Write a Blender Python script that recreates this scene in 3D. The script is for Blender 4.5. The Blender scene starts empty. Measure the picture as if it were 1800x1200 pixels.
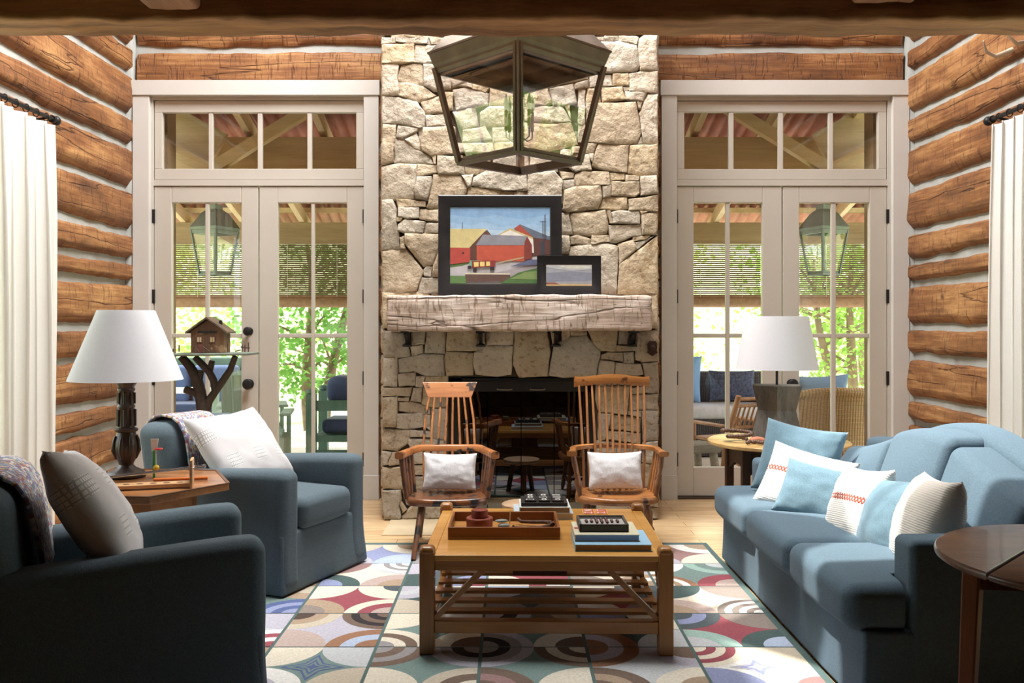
import bpy, bmesh, math, random
from mathutils import Vector, Matrix, noise
random.seed(7)
SC = bpy.context.scene
COL = SC.collection
R = math.radians
# ------------------------------------------------------------------ camera, light, exposure
F, HC, CX, CY = 1564.0, 1.34, 895.0, 575.0          # focal length in px of the 1800 wide frame, eye height, principal point
cam = bpy.data.cameras.new('camera'); camo = bpy.data.objects.new('camera', cam); COL.objects.link(camo)
cam.sensor_width = 36; cam.lens = 36 * F / 1800
cam.shift_x = (900 - CX) / 1800; cam.shift_y = -(600 - CY) / 1800
camo.location = (0, 0, HC); camo.rotation_euler = (R(90), 0, 0)
cam.clip_start = .05
SC.camera = camo
SC.view_settings.view_transform = 'Standard'; SC.view_settings.look = 'None'
SC.view_settings.gamma = 1; SC.view_settings.use_curve_mapping = False
SC.view_settings.exposure = 0.55
w = bpy.data.worlds.new('sky'); SC.world = w; w.use_nodes = True
bg = w.node_tree.nodes['Background']; bg.inputs[0].default_value = (.86, .93, 1, 1); bg.inputs[1].default_value = 3.3
def sun(energy, d, ang):
    l = bpy.data.lights.new('sun', 'SUN'); l.energy = energy; l.angle = R(ang); l.color = (1, .95, .86)
    o = bpy.data.objects.new('sun', l); COL.objects.link(o); o.location = (-4, 9, 12)
    o.rotation_euler = Vector(d).to_track_quat('-Z', 'Y').to_euler()
def area(name, loc, d, sx, sy, power, col=(1, 1, 1)):
    l = bpy.data.lights.new(name, 'AREA'); l.shape = 'RECTANGLE'; l.size = sx; l.size_y = sy; l.energy = power; l.color = col
    o = bpy.data.objects.new(name, l); COL.objects.link(o); o.location = loc
    o.rotation_euler = Vector(d).to_track_quat('-Z', 'Y').to_euler()
SUN_D = Vector((.42, -.245, -.90)).normalized()
sun(5.6, SUN_D, 1.2)
area('chimney_skylight', (.05, 5.72, 5.56), (0, 0, -1), 3.0, .74, 140, (1, .98, .95))
area('room_skylight', (-.3, 4.75, 5.56), (0, 0, -1), 2.0, 1.4, 225, (1, .98, .95))
area('camera_side_fill', (0, -2.6, 1.7), (0, 1, -.02), 3.0, 1.6, 250, (.95, .98, 1))  # unseen fill lamp behind the camera, added to brighten camera-facing sides; no window there

# ------------------------------------------------------------------ helpers
def lin(c):
    return tuple(((v / 255) / 12.92 if v / 255 <= .04045 else (((v / 255) + .055) / 1.055) ** 2.4) for v in c)
def sc_(c, k): return tuple(min(1, max(0, v * k)) for v in c)
def nt(name):
    m = bpy.data.materials.new(name); m.use_nodes = True
    t = m.node_tree; return m, t, t.nodes['Principled BSDF'], t.nodes.new, t.links.new
def mat(name, rgb, rough=.55, var=.12, scale=6, stretch=(1, 1, 1), bump=.15, bscale=60, bdist=.004, metal=0, spec=.5, coat=0, rgb2=None, detail=4):
    m, t, b, N, L = nt(name); c = lin(rgb)
    tc = N('ShaderNodeTexCoord'); mp = N('ShaderNodeMapping'); mp.inputs['Scale'].default_value = stretch
    L(tc.outputs['Object'], mp.inputs[0])
    n = N('ShaderNodeTexNoise'); n.inputs['Scale'].default_value = scale; n.inputs['Detail'].default_value = detail
    L(mp.outputs[0], n.inputs[0])
    r = N('ShaderNodeValToRGB'); r.color_ramp.elements[0].position = .3; r.color_ramp.elements[1].position = .7
    c2 = lin(rgb2) if rgb2 else sc_(c, 1 + var)
    r.color_ramp.elements[0].color = (*sc_(c, 1 - var), 1); r.color_ramp.elements[1].color = (*c2, 1)
    L(n.outputs['Fac'], r.inputs[0]); L(r.outputs[0], b.inputs['Base Color'])
    b.inputs['Roughness'].default_value = rough; b.inputs['Metallic'].default_value = metal
    b.inputs['Specular IOR Level'].default_value = spec; b.inputs['Coat Weight'].default_value = coat
    if bump:
        n2 = N('ShaderNodeTexNoise'); n2.inputs['Scale'].default_value = bscale; n2.inputs['Detail'].default_value = 5
        L(mp.outputs[0], n2.inputs[0])
        bp = N('ShaderNodeBump'); bp.inputs['Strength'].default_value = bump; bp.inputs['Distance'].default_value = bdist
        L(n2.outputs['Fac'], bp.inputs['Height']); L(bp.outputs[0], b.inputs['Normal'])
    return m
def wood(name, dark, light, axis='x', rough=.45, scale=9, ratio=.08, bump=.2, coat=0, worn=None, wornamt=.62):
    m, t, b, N, L = nt(name)
    s = [1, 1, 1]; s['xyz'.index(axis)] = ratio
    tc = N('ShaderNodeTexCoord'); mp = N('ShaderNodeMapping'); mp.inputs['Scale'].default_value = s
    L(tc.outputs['Object'], mp.inputs[0])
    n = N('ShaderNodeTexNoise'); n.inputs['Scale'].default_value = scale; n.inputs['Detail'].default_value = 6; n.inputs['Distortion'].default_value = .6
    L(mp.outputs[0], n.inputs[0])
    n2 = N('ShaderNodeTexNoise'); n2.inputs['Scale'].default_value = scale * 9; n2.inputs['Detail'].default_value = 3
    L(mp.outputs[0], n2.inputs[0])
    a = N('ShaderNodeMath'); a.operation = 'MULTIPLY_ADD'; a.inputs[1].default_value = .35
    L(n2.outputs['Fac'], a.inputs[0]); L(n.outputs['Fac'], a.inputs[2])
    r = N('ShaderNodeValToRGB'); e = r.color_ramp.elements; e[0].position = .42; e[1].position = .92
    e[0].color = (*lin(dark), 1); e[1].color = (*lin(light), 1)
    L(a.outputs[0], r.inputs[0]); out = r.outputs[0]
    if worn:
        n3 = N('ShaderNodeTexNoise'); n3.inputs['Scale'].default_value = 14; n3.inputs['Detail'].default_value = 8
        L(tc.outputs['Object'], n3.inputs[0])
        r3 = N('ShaderNodeValToRGB'); r3.color_ramp.elements[0].position = wornamt - .03; r3.color_ramp.elements[1].position = wornamt + .03
        L(n3.outputs['Fac'], r3.inputs[0])
        mx = N('ShaderNodeMix'); mx.data_type = 'RGBA'; L(r3.outputs[0], mx.inputs['Factor']); L(out, mx.inputs['A'])
        mx.inputs['B'].default_value = (*lin(worn), 1); out = mx.outputs['Result']
    L(out, b.inputs['Base Color']); b.inputs['Roughness'].default_value = rough; b.inputs['Coat Weight'].default_value = coat
    bp = N('ShaderNodeBump'); bp.inputs['Strength'].default_value = bump; bp.inputs['Distance'].default_value = .004
    L(a.outputs[0], bp.inputs['Height']); L(bp.outputs[0], b.inputs['Normal'])
    return m
def logwood(name, axis, c0=(90, 55, 31), c1=(136, 89, 51), c2=(182, 136, 86), crack=(.34, .28, .24), thin=.006, rough=.62):
    """hewn log: grain along axis, adze marks across, long drying cracks, knots"""
    m, t, b, N, L = nt(name); i = 'xyz'.index(axis)
    tc = N('ShaderNodeTexCoord')
    def mapped(s):
        mp = N('ShaderNodeMapping'); mp.inputs['Scale'].default_value = s; L(tc.outputs['Object'], mp.inputs[0]); return mp.outputs[0]
    g = [1, 1, 1]; g[i] = .05
    n = N('ShaderNodeTexNoise'); n.inputs['Scale'].default_value = 46; n.inputs['Detail'].default_value = 8; n.inputs['Distortion'].default_value = .5; L(mapped(g), n.inputs[0])
    g2 = [1, 1, 1]; g2[i] = .35
    n0 = N('ShaderNodeTexNoise'); n0.inputs['Scale'].default_value = 3.4; n0.inputs['Detail'].default_value = 7; n0.inputs['Roughness'].default_value = .65; L(mapped(g2), n0.inputs[0])
    mixv = N('ShaderNodeMath'); mixv.operation = 'MULTIPLY_ADD'; mixv.inputs[1].default_value = .55; L(n.outputs['Fac'], mixv.inputs[0]); L(n0.outputs['Fac'], mixv.inputs[2])
    r = N('ShaderNodeValToRGB'); e = r.color_ramp.elements
    e[0].position = .55; e[0].color = (*lin(c0), 1); e[1].position = 1.0; e[1].color = (*lin(c2), 1)
    k = r.color_ramp.elements.new(.78); k.color = (*lin(c1), 1)
    L(mixv.outputs[0], r.inputs[0])
    # adze ticks across the grain
    a = [1.2, 1.2, 1.2]; a[i] = 9
    n1 = N('ShaderNodeTexNoise'); n1.inputs['Scale'].default_value = 6.0; n1.inputs['Detail'].default_value = 3; n1.inputs['Distortion'].default_value = 1.0; L(mapped(a), n1.inputs[0])
    r1 = N('ShaderNodeValToRGB'); r1.color_ramp.elements[0].position = .30; r1.color_ramp.elements[0].color = (.58, .50, .43, 1); r1.color_ramp.elements[1].position = .43; r1.color_ramp.elements[1].color = (1, 1, 1, 1); L(n1.outputs['Fac'], r1.inputs[0])
    # cracks along the grain
    c = [1, 1, 1]; c[i] = .07
    n2 = N('ShaderNodeTexNoise'); n2.inputs['Scale'].default_value = 3.6; n2.inputs['Detail'].default_value = 4; n2.inputs['Distortion'].default_value = .2; L(mapped(c), n2.inputs[0])
    sb = N('ShaderNodeMath'); sb.operation = 'SUBTRACT'; sb.inputs[1].default_value = .5; L(n2.outputs['Fac'], sb.inputs[0])
    ab = N('ShaderNodeMath'); ab.operation = 'ABSOLUTE'; L(sb.outputs[0], ab.inputs[0])
    r2 = N('ShaderNodeValToRGB'); r2.color_ramp.elements[0].position = .0; r2.color_ramp.elements[0].color = (*crack, 1); r2.color_ramp.elements[1].position = thin; r2.color_ramp.elements[1].color = (1, 1, 1, 1); L(ab.outputs[0], r2.inputs[0])
    # knots
    v = N('ShaderNodeTexVoronoi'); v.inputs['Scale'].default_value = 2.6; L(tc.outputs['Object'], v.inputs[0])
    r4 = N('ShaderNodeValToRGB'); r4.color_ramp.elements[0].position = .03; r4.color_ramp.elements[0].color = (.3, .22, .18, 1); r4.color_ramp.elements[1].position = .085; r4.color_ramp.elements[1].color = (1, 1, 1, 1); L(v.outputs['Distance'], r4.inputs[0])
    col = r.outputs[0]
    for rr in (r1, r2, r4):
        mx = N('ShaderNodeMix'); mx.data_type = 'RGBA'; mx.blend_type = 'MULTIPLY'; mx.inputs['Factor'].default_value = 1
        L(col, mx.inputs['A']); L(rr.outputs[0], mx.inputs['B']); col = mx.outputs['Result']
    L(col, b.inputs['Base Color']); b.inputs['Roughness'].default_value = rough
    ad = N('ShaderNodeMath'); ad.operation = 'MULTIPLY'; L(r1.outputs[0], ad.inputs[0]); L(r2.outputs[0], ad.inputs[1])
    ad2 = N('ShaderNodeMath'); ad2.operation = 'MULTIPLY_ADD'; ad2.inputs[1].default_value = .5; L(n.outputs['Fac'], ad2.inputs[0]); L(ad.outputs[0], ad2.inputs[2])
    bp = N('ShaderNodeBump'); bp.inputs['Strength'].default_value = .8; bp.inputs['Distance'].default_value = .012
    L(ad2.outputs[0], bp.inputs['Height']); L(bp.outputs[0], b.inputs['Normal'])
    return m
def fabric(name, rgb, rough=.9, weave=260, bump=.35, var=.13, sheen=.25):
    m = mat(name, rgb, rough=rough, var=var, scale=160, bump=bump, bscale=weave, bdist=.003, spec=.2)
    b = m.node_tree.nodes['Principled BSDF']; b.inputs['Sheen Weight'].default_value = sheen; b.inputs['Sheen Roughness'].default_value = .4
    return m
def glassmat(name, refl=.10, tint=(1, 1, 1)):
    m = bpy.data.materials.new(name); m.use_nodes = True; t = m.node_tree; t.nodes.clear(); N = t.nodes.new; L = t.links.new
    o = N('ShaderNodeOutputMaterial'); x = N('ShaderNodeMixShader'); tr = N('ShaderNodeBsdfTransparent'); g = N('ShaderNodeBsdfGlossy')
    tr.inputs[0].default_value = (*tint, 1); g.inputs['Roughness'].default_value = .0; g.inputs[0].default_value = (1, 1, 1, 1)
    f = N('ShaderNodeLayerWeight'); pw = N('ShaderNodeMath'); pw.operation = 'POWER'; pw.inputs[1].default_value = 4; L(f.outputs['Facing'], pw.inputs[0])
    ml = N('ShaderNodeMath'); ml.operation = 'MULTIPLY_ADD'; ml.inputs[1].default_value = .7; ml.inputs[2].default_value = refl; ml.use_clamp = True
    L(pw.outputs[0], ml.inputs[0]); L(ml.outputs[0], x.inputs[0]); L(tr.outputs[0], x.inputs[1]); L(g.outputs[0], x.inputs[2]); L(x.outputs[0], o.inputs[0])
    return m
def sheer(name, rgb, trans=.5):
    m = bpy.data.materials.new(name); m.use_nodes = True; t = m.node_tree; t.nodes.clear(); N = t.nodes.new; L = t.links.new
    o = N('ShaderNodeOutputMaterial'); x = N('ShaderNodeMixShader'); d = N('ShaderNodeBsdfDiffuse'); tl = N('ShaderNodeBsdfTranslucent')
    tc = N('ShaderNodeTexCoord'); n = N('ShaderNodeTexNoise'); n.inputs['Scale'].default_value = 120; L(tc.outputs['Object'], n.inputs[0])
    r = N('ShaderNodeValToRGB'); c = lin(rgb); r.color_ramp.elements[0].color = (*sc_(c, .93), 1); r.color_ramp.elements[1].color = (*c, 1)
    L(n.outputs['Fac'], r.inputs[0]); L(r.outputs[0], d.inputs[0]); L(r.outputs[0], tl.inputs[0])
    x.inputs[0].default_value = trans; L(d.outputs[0], x.inputs[1]); L(tl.outputs[0], x.inputs[2]); L(x.outputs[0], o.inputs[0])
    return m

class MB:
    """collects shapes, then links them as ONE mesh object"""
    def __init__(s): s.v = []; s.f = []; s.m = []; s.mats = []; s.cols = None
    def add(s, vs, fs, mi=0):
        k = len(s.v); s.v += [tuple(p) for p in vs]; s.f += [tuple(i + k for i in f) for f in fs]; s.m += [mi] * len(fs); return s
    def box(s, x0, x1, y0, y1, z0, z1, mi=0, M=None):
        vs = [Vector((x, y, z)) for z in (z0, z1) for y in (y0, y1) for x in (x0, x1)]
        if M: vs = [M @ v for v in vs]
        return s.add(vs, [(0, 2, 3, 1), (4, 5, 7, 6), (0, 1, 5, 4), (2, 6, 7, 3), (0, 4, 6, 2), (1, 3, 7, 5)], mi)
    def rbox(s, c, size, r, n=(2, 2, 2), k=3, deform=None, mi=0, M=None):
        h = [a / 2 for a in size]; r = min(r, *[a * .999 for a in h])
        ax = []
        for a, nn in zip(h, n):
            p = [-a + r * (1 - math.tan(R(45) * (1 - j / k))) for j in range(k)]
            inner = [-(a - r) + 2 * (a - r) * j / nn for j in range(nn + 1)]
            ax.append(p + inner + [-q for q in reversed(p)])
        idx = {}; vs = []; fs = []
        def vid(i, j, l):
            if (i, j, l) in idx: return idx[(i, j, l)]
            p = Vector((ax[0][i], ax[1][j], ax[2][l]))
            q = Vector([max(-(h[d] - r), min(h[d] - r, p[d])) for d in range(3)])
            d = p - q
            if d.length > 1e-9: p = q + d.normalized() * r
            idx[(i, j, l)] = len(vs); vs.append(p); return idx[(i, j, l)]
        nx, ny, nz = [len(a) - 1 for a in ax]
        for i in range(nx):
            for j in range(ny):
                fs.append((vid(i, j, 0), vid(i, j + 1, 0), vid(i + 1, j + 1, 0), vid(i + 1, j, 0)))
                fs.append((vid(i, j, nz), vid(i + 1, j, nz), vid(i + 1, j + 1, nz), vid(i, j + 1, nz)))
        for i in range(nx):
            for l in range(nz):
                fs.append((vid(i, 0, l), vid(i + 1, 0, l), vid(i + 1, 0, l + 1), vid(i, 0, l + 1)))
                fs.append((vid(i, ny, l), vid(i, ny, l + 1), vid(i + 1, ny, l + 1), vid(i + 1, ny, l)))
        for j in range(ny):
            for l in range(nz):
                fs.append((vid(0, j, l), vid(0, j, l + 1), vid(0, j + 1, l + 1), vid(0, j + 1, l)))
                fs.append((vid(nx, j, l), vid(nx, j + 1, l), vid(nx, j + 1, l + 1), vid(nx, j, l + 1)))
        c = Vector(c); out = []
        for p in vs:
            p = p + c
            if deform: p = Vector(deform(p))
            if M: p = M @ p
            out.append(p)
        return s.add(out, fs, mi)
    def tube(s, pts, rad, seg=10, mi=0, cap=True, flat=1.0):
        pts = [Vector(p) for p in pts]; n = len(pts)
        rad = rad if isinstance(rad, (list, tuple)) else [rad] * n
        ref = None; rings = []
        for i in range(n):
            t = (pts[min(i + 1, n - 1)] - pts[max(i - 1, 0)]).normalized()
            if ref is None: ref = t.orthogonal() if abs(t.z) > .5 else t.cross(Vector((0, 0, 1))).cross(t)
            u = (ref - t * ref.dot(t)).normalized(); v = t.cross(u); ref = u
            rings.append([pts[i] + u * (rad[i] * flat * math.cos(a)) + v * (rad[i] * math.sin(a)) for a in [2 * math.pi * q / seg for q in range(seg)]])
        return s.loft(rings, cap, mi)
    def loft(s, rings, cap=True, mi=0, closed=True):
        g = len(rings[0]); vs = [p for r in rings for p in r]; fs = []
        for i in range(len(rings) - 1):
            for q in range(g if closed else g - 1):
                fs.append((i * g + q, i * g + (q + 1) % g, (i + 1) * g + (q + 1) % g, (i + 1) * g + q))
        if cap: fs += [tuple(reversed(range(g))), tuple((len(rings) - 1) * g + q for q in range(g))]
        return s.add(vs, fs, mi)
    def lathe(s, prof, c=(0, 0, 0), seg=20, mi=0, M=None, ph=0):
        c = Vector(c)
        rings = [[c + Vector((r * math.cos(a), r * math.sin(a), z)) for a in [ph + 2 * math.pi * q / seg for q in range(seg)]] for r, z in prof]
        if M: rings = [[M @ p for p in r] for r in rings]
        return s.loft(rings, True, mi)
    def prism(s, pts, d, mi=0):
        pts = [Vector(p) for p in pts]; d = Vector(d); n = len(pts)
        return s.add(pts + [p + d for p in pts], [tuple(reversed(range(n))), tuple(range(n, 2 * n))] + [(i, (i + 1) % n, n + (i + 1) % n, n + i) for i in range(n)], mi)
    def bar(s, a, b, wdt, thk, up=(0, 0, 1), mi=0):
        a = Vector(a); b = Vector(b); t = (b - a).normalized(); u = t.cross(Vector(up)).normalized(); v = u.cross(t)
        q = [(-1, -1), (1, -1), (1, 1), (-1, 1)]
        return s.loft([[p + u * (x * wdt / 2) + v * (y * thk / 2) for x, y in q] for p in (a, b)], True, mi)
    def sphere(s, c, r, seg=14, mi=0, sq=(1, 1, 1)):
        c = Vector(c); rings = []
        for i in range(1, seg):
            th = math.pi * i / seg
            rings.append([c + Vector((r * sq[0] * math.sin(th) * math.cos(a), r * sq[1] * math.sin(th) * math.sin(a), -r * sq[2] * math.cos(th))) for a in [2 * math.pi * q / seg for q in range(seg)]])
        return s.loft(rings, True, mi)
    def build(s, name, material, parent=None, smooth=None, bevel=0, M=None, loc=None, subd=0):
        me = bpy.data.meshes.new(name); v = s.v
        if M: v = [M @ Vector(p) for p in v]
        if loc: L0 = Vector(loc); v = [Vector(p) - L0 for p in v]
        me.from_pydata([tuple(p) for p in v], [], s.f)
        for mm in (material if isinstance(material, (list, tuple)) else [material]): me.materials.append(mm)
        me.polygons.foreach_set('material_index', s.m)
        bm = bmesh.new(); bm.from_mesh(me); bmesh.ops.recalc_face_normals(bm, faces=bm.faces); bm.to_mesh(me); bm.free()
        if smooth:
            me.polygons.foreach_set('use_smooth', [True] * len(me.polygons))
            if smooth < 180: me.set_sharp_from_angle(angle=R(smooth))
        me.update()
        o = bpy.data.objects.new(name, me); COL.objects.link(o)
        if parent: o.parent = parent
        if loc: o.location = loc
        if bevel:
            b = o.modifiers.new('bevel', 'BEVEL'); b.width = bevel; b.segments = 2; b.limit_method = 'ANGLE'; b.angle_limit = R(40)
        if subd:
            b = o.modifiers.new('subdivision', 'SUBSURF'); b.levels = subd; b.render_levels = subd
        return o
def tag(o, label=None, cat=None, group=None, kind=None):
    if label: o['label'] = label
    if cat: o['category'] = cat
    if group: o['group'] = group
    if kind: o['kind'] = kind
    return o
def thing(name, label, cat, loc=(0, 0, 0), rz=0, group=None, kind=None):
    o = bpy.data.objects.new(name, None); COL.objects.link(o); o.location = loc; o.rotation_euler = (0, 0, rz); o.empty_display_size = .1
    return tag(o, label, cat, group, kind)
def copy_tree(o, parent=None):
    c = o.copy(); COL.objects.link(c)
    if parent: c.parent = parent
    for ch in [x for x in bpy.data.objects if x.parent == o]: copy_tree(ch, c)
    return c
def at(px, py, Y): return Vector(((px - CX) / F * Y, Y, HC - (py - CY) / F * Y))
def nz(p, s=1.0, seed=0): return noise.noise(Vector((p[0] * s + seed, p[1] * s + seed * .7, p[2] * s - seed)))
# ------------------------------------------------------------------ materials
GLASS = glassmat('clear glass', .03)
PANE = glassmat('lantern glass', .11)
FIREGLASS = glassmat('smoked fireplace glass', .12, (.10, .10, .10))
PAINT = mat('greige painted wood', (192, 187, 178), rough=.4, var=.03, scale=3, bump=.03)
CASING = mat('pale grey painted casing', (204, 202, 198), rough=.45, var=.03, scale=3, bump=.03)
CHINK = mat('grey mortar chinking', (172, 175, 172), rough=.9, var=.08, scale=12, bump=.4, bscale=60, bdist=.006)
LOGX = logwood('hewn log along x', 'x'); LOGY = logwood('hewn log along y', 'y')
IRON = mat('black iron', (34, 33, 34), rough=.5, var=.2, metal=.3, bump=.1)
BRONZE = mat('aged bronze', (96, 84, 74), rough=.42, var=.25, scale=9, metal=.3, bump=.12, bscale=30)
STONEM = None
WALL_L, WALL_R, WALL_B = -2.985, 3.155, 7.0
# ------------------------------------------------------------------ floor, rug
def floor_mat():
    m, t, b, N, L = nt('pale wood floorboards')
    tc = N('ShaderNodeTexCoord'); br = N('ShaderNodeTexBrick'); L(tc.outputs['Object'], br.inputs[0])
    br.inputs['Scale'].default_value = 1; br.inputs['Brick Width'].default_value = 1.9; br.inputs['Row Height'].default_value = .125; br.inputs['Mortar Size'].default_value = .0018
    br.inputs['Color1'].default_value = (*lin((226, 196, 152)), 1); br.inputs['Color2'].default_value = (*lin((212, 178, 134)), 1); br.inputs['Mortar'].default_value = (*lin((140, 108, 74)), 1)
    br.offset = .37
    mp = N('ShaderNodeMapping'); mp.inputs['Scale'].default_value = (1.2, 14, 1); L(tc.outputs['Object'], mp.inputs[0])
    n = N('ShaderNodeTexNoise'); n.inputs['Scale'].default_value = 3; n.inputs['Detail'].default_value = 6; L(mp.outputs[0], n.inputs[0])
    r = N('ShaderNodeValToRGB'); r.color_ramp.elements[0].color = (.72, .68, .62, 1); r.color_ramp.elements[0].position = .3; r.color_ramp.elements[1].position = .6; r.color_ramp.elements[1].color = (1, 1, 1, 1); L(n.outputs['Fac'], r.inputs[0])
    mx = N('ShaderNodeMix'); mx.data_type = 'RGBA'; mx.blend_type = 'MULTIPLY'; mx.inputs['Factor'].default_value = 1; L(br.outputs['Color'], mx.inputs['A']); L(r.outputs[0], mx.inputs['B']); L(mx.outputs['Result'], b.inputs['Base Color'])
    b.inputs['Roughness'].default_value = .24
    return m
tag(MB().box(-3.4, 3.6, -2.5, 7.3, -.12, 0).build('floor', floor_mat()), kind='structure')
tag(MB().box(-.82, .88, 5.72, 6.2, 0, .006).build('trim_1', mat('tan stone hearth', (196, 178, 146), rough=.6, var=.1, scale=5)), kind='structure')

# log walls: every course is its own run of hewn log; chinking lies behind
ZS = [-.02, .30, .605, .783, 1.108, 1.338, 1.677, 1.846, 2.072, 2.41, 2.735, 2.975, 3.31, 3.52, 3.82, 4.12, 4.45, 4.75, 5.10, 5.36, 5.6]
ZB = [z for z in ZS if z < 2.9] + [3.19, 3.515, 3.84, 4.16, 4.5, 4.8, 5.15, 5.6]
def logs(mb, cz, holes, u0, u1, emit, ZS=ZS):
    """emit(u, d, z) turns run position, depth and height into a point"""
    for k in range(len(ZS) - 1):
        z0, z1 = ZS[k] + .031, ZS[k + 1] - .024
        runs = [(u0, u1)]
        for (a, b, c, d) in holes:
            if z0 < d - .03 and z1 > c + .03:
                runs = [q for (p0, p1) in runs for q in ((p0, min(p1, a)), (max(p0, b), p1)) if q[1] - q[0] > .01]
        for (p0, p1) in runs:
            n = max(2, int((p1 - p0) / .04)); rings = []
            prof = [(0, .0), (.010, .38), (.19, .98), (.27, 1.05), (.55, 1), (.87, .98), (.95, .88), (.992, .5), (1, 0)]
            for i in range(n + 1):
                u = p0 + (p1 - p0) * i / n; ring = []
                e0 = .020 * noise.noise((u * 1.1 + k * 9, cz, 1)) + .012 * noise.noise((u * 5 + k * 9, cz, 1)) + .006 * noise.noise((u * 17 + k * 9, cz, 1))
                e1 = .020 * noise.noise((u * 1.1 + k * 9, cz, 5)) + .012 * noise.noise((u * 5 + k * 9, cz, 5)) + .005 * noise.noise((u * 17 + k * 9, cz, 5))
                for (f, d) in prof:
                    z = z0 + e0 + (z1 + e1 - z0 - e0) * f
                    dd = .012 * noise.noise((u * 4, z * 7, cz + k)) + .008 * noise.noise((u * 14, z * 16, cz + k))
                    ring.append(emit(u, d * (.052 + dd) if d else -.03, z))
                rings.append(ring)
            g = len(prof); vs = [p for r in rings for p in r]
            mb.add(vs, [(i * g + q, i * g + q + 1, (i + 1) * g + q + 1, (i + 1) * g + q) for i in range(n) for q in range(g - 1)])
            mb.add(rings[0], [tuple(range(g))]); mb.add(rings[-1], [tuple(range(g))])
def holed(mb, u0, u1, z0, z1, holes, emit2):
    """a slab wall with rectangular holes; emit2(ua, ub, za, zb) adds a box"""
    us = sorted({u0, u1, *[h[0] for h in holes], *[h[1] for h in holes]}); zs = sorted({z0, z1, *[h[2] for h in holes], *[h[3] for h in holes]})
    for a, b in zip(us, us[1:]):
        for c, d in zip(zs, zs[1:]):
            if not any(h[0] <= a and b <= h[1] and h[2] <= c and d <= h[3] for h in holes): emit2(a, b, c, d)
HL = [(3.2, 5.2, .55, 2.45)]
HB = [(-2.835, -1.085, -.02, 3.15), (1.265, 3.015, -.02, 3.15)]
for nm, X, sg, hl in (('wall_left', WALL_L, 1, HL), ('wall_right', WALL_R, -1, HL)):
    c = MB(); holed(c, -2.5, 7.3, -.1, 5.7, hl, lambda a, b, z0, z1: c.box(min(X, X - sg * .28), max(X, X - sg * .28), a, b, z0, z1))
    # wavy mortar bead down the corner with the back wall
    bead = []
    for i in range(70):
        z = 5.55 * i / 69; wv = .022 * noise.noise((z * 2.6, X, 0)) + .010 * noise.noise((z * 8, X, 3))
        bead.append([Vector((X + sg * d, 6.93 + wv + y, z)) for d, y in ((-.01, -.012), (.035, -.006), (.05, .008), (.055, .05), (-.01, .09))])
    c.loft(bead, True)
    wo = tag(c.build(nm, CHINK, smooth=40), kind='structure')
    l = MB(); logs(l, X, hl, -2.4, 6.935, lambda u, d, z: Vector((X + sg * d, u, z)))
    l.build('log_courses', LOGY, wo, smooth=60)
c = MB(); holed(c, WALL_L - .28, WALL_R + .28, -.1, 5.7, HB, lambda a, b, z0, z1: c.box(a, b, WALL_B, WALL_B + .30, z0, z1))
wo = tag(c.build('wall_back', CHINK), kind='structure')
l = MB(); logs(l, 3, [(h[0], h[1], h[2], h[3]) for h in HB], WALL_L + .075, WALL_R - .075, lambda u, d, z: Vector((u, WALL_B - d * .8, z)), ZB)
l.build('log_courses', LOGX, wo, smooth=60)
lx = MB(); logs(lx, 8, HB, WALL_L - .2, WALL_R + .2, lambda u, d, z: Vector((u, WALL_B + .30 + d, z)))
lx.build('outer_log_courses', LOGX, wo, smooth=60)
PLANK = wood('brown ceiling planks', (70, 44, 24), (120, 78, 44), 'y', scale=7)
tag(MB().box(-3.3, 3.5, -2.6, -2.45, -.1, 5.7).build('wall_front', PLANK), kind='structure')
c = MB(); holed(c, -3.3, 3.5, 3.75, 7.3, [(-1.72, 1.25, 5.7, 6.12), (-1.72, .12, 4.0, 5.7)], lambda a, b, y0, y1: c.box(a, b, y0, y1, 5.6, 5.72))
c.box(-3.3, 3.5, -2.5, 3.75, 2.95, 3.05); c.box(-3.3, 3.5, 3.65, 3.75, 3.05, 5.7)
tag(c.build('ceiling', PLANK), kind='structure')

# timber beam across the room and the two joists that meet it
def hewn(c, size, amp, n, r=.02, seed=0):
    mb = MB()
    def df(p): return p + Vector((0, amp * nz(p, 6, seed) + amp * .6 * nz(p, 17, seed), amp * nz(p, 5, seed + 9) + amp * .7 * nz(p, 15, seed + 4)))
    return mb.rbox(c, size, r, n, 2, df)
BEAMW = wood('dark hewn beam', (98, 60, 32), (186, 134, 88), 'x', rough=.65, scale=10, ratio=.1, bump=.9)
bm_ = hewn((0.08, 3.86, 2.80), (6.1, .22, .33), .012, (110, 6, 8), .02, 3)
tag(bm_.build('ceiling_beam', BEAMW, smooth=50), 'dark hewn timber beam spanning the room above the hanging lantern', 'beam')
JOIST = wood('reddish joist', (120, 76, 52), (178, 128, 96), 'y', rough=.6, scale=9)
for a, b, z, lb in ((-1.515, -1.29, 2.672, 'reddish ceiling joist meeting the beam above the left doors'), (1.43, 1.69, 2.692, 'reddish ceiling joist meeting the beam above the right doors')):
    j = hewn(((a + b) / 2, 2.6, z + .13), (b - a, 2.27, .26), .008, (5, 30, 5), .02, a)
    tag(j.build('ceiling_joist', JOIST, smooth=50), lb, 'joist', 'ceiling joists')

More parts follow.
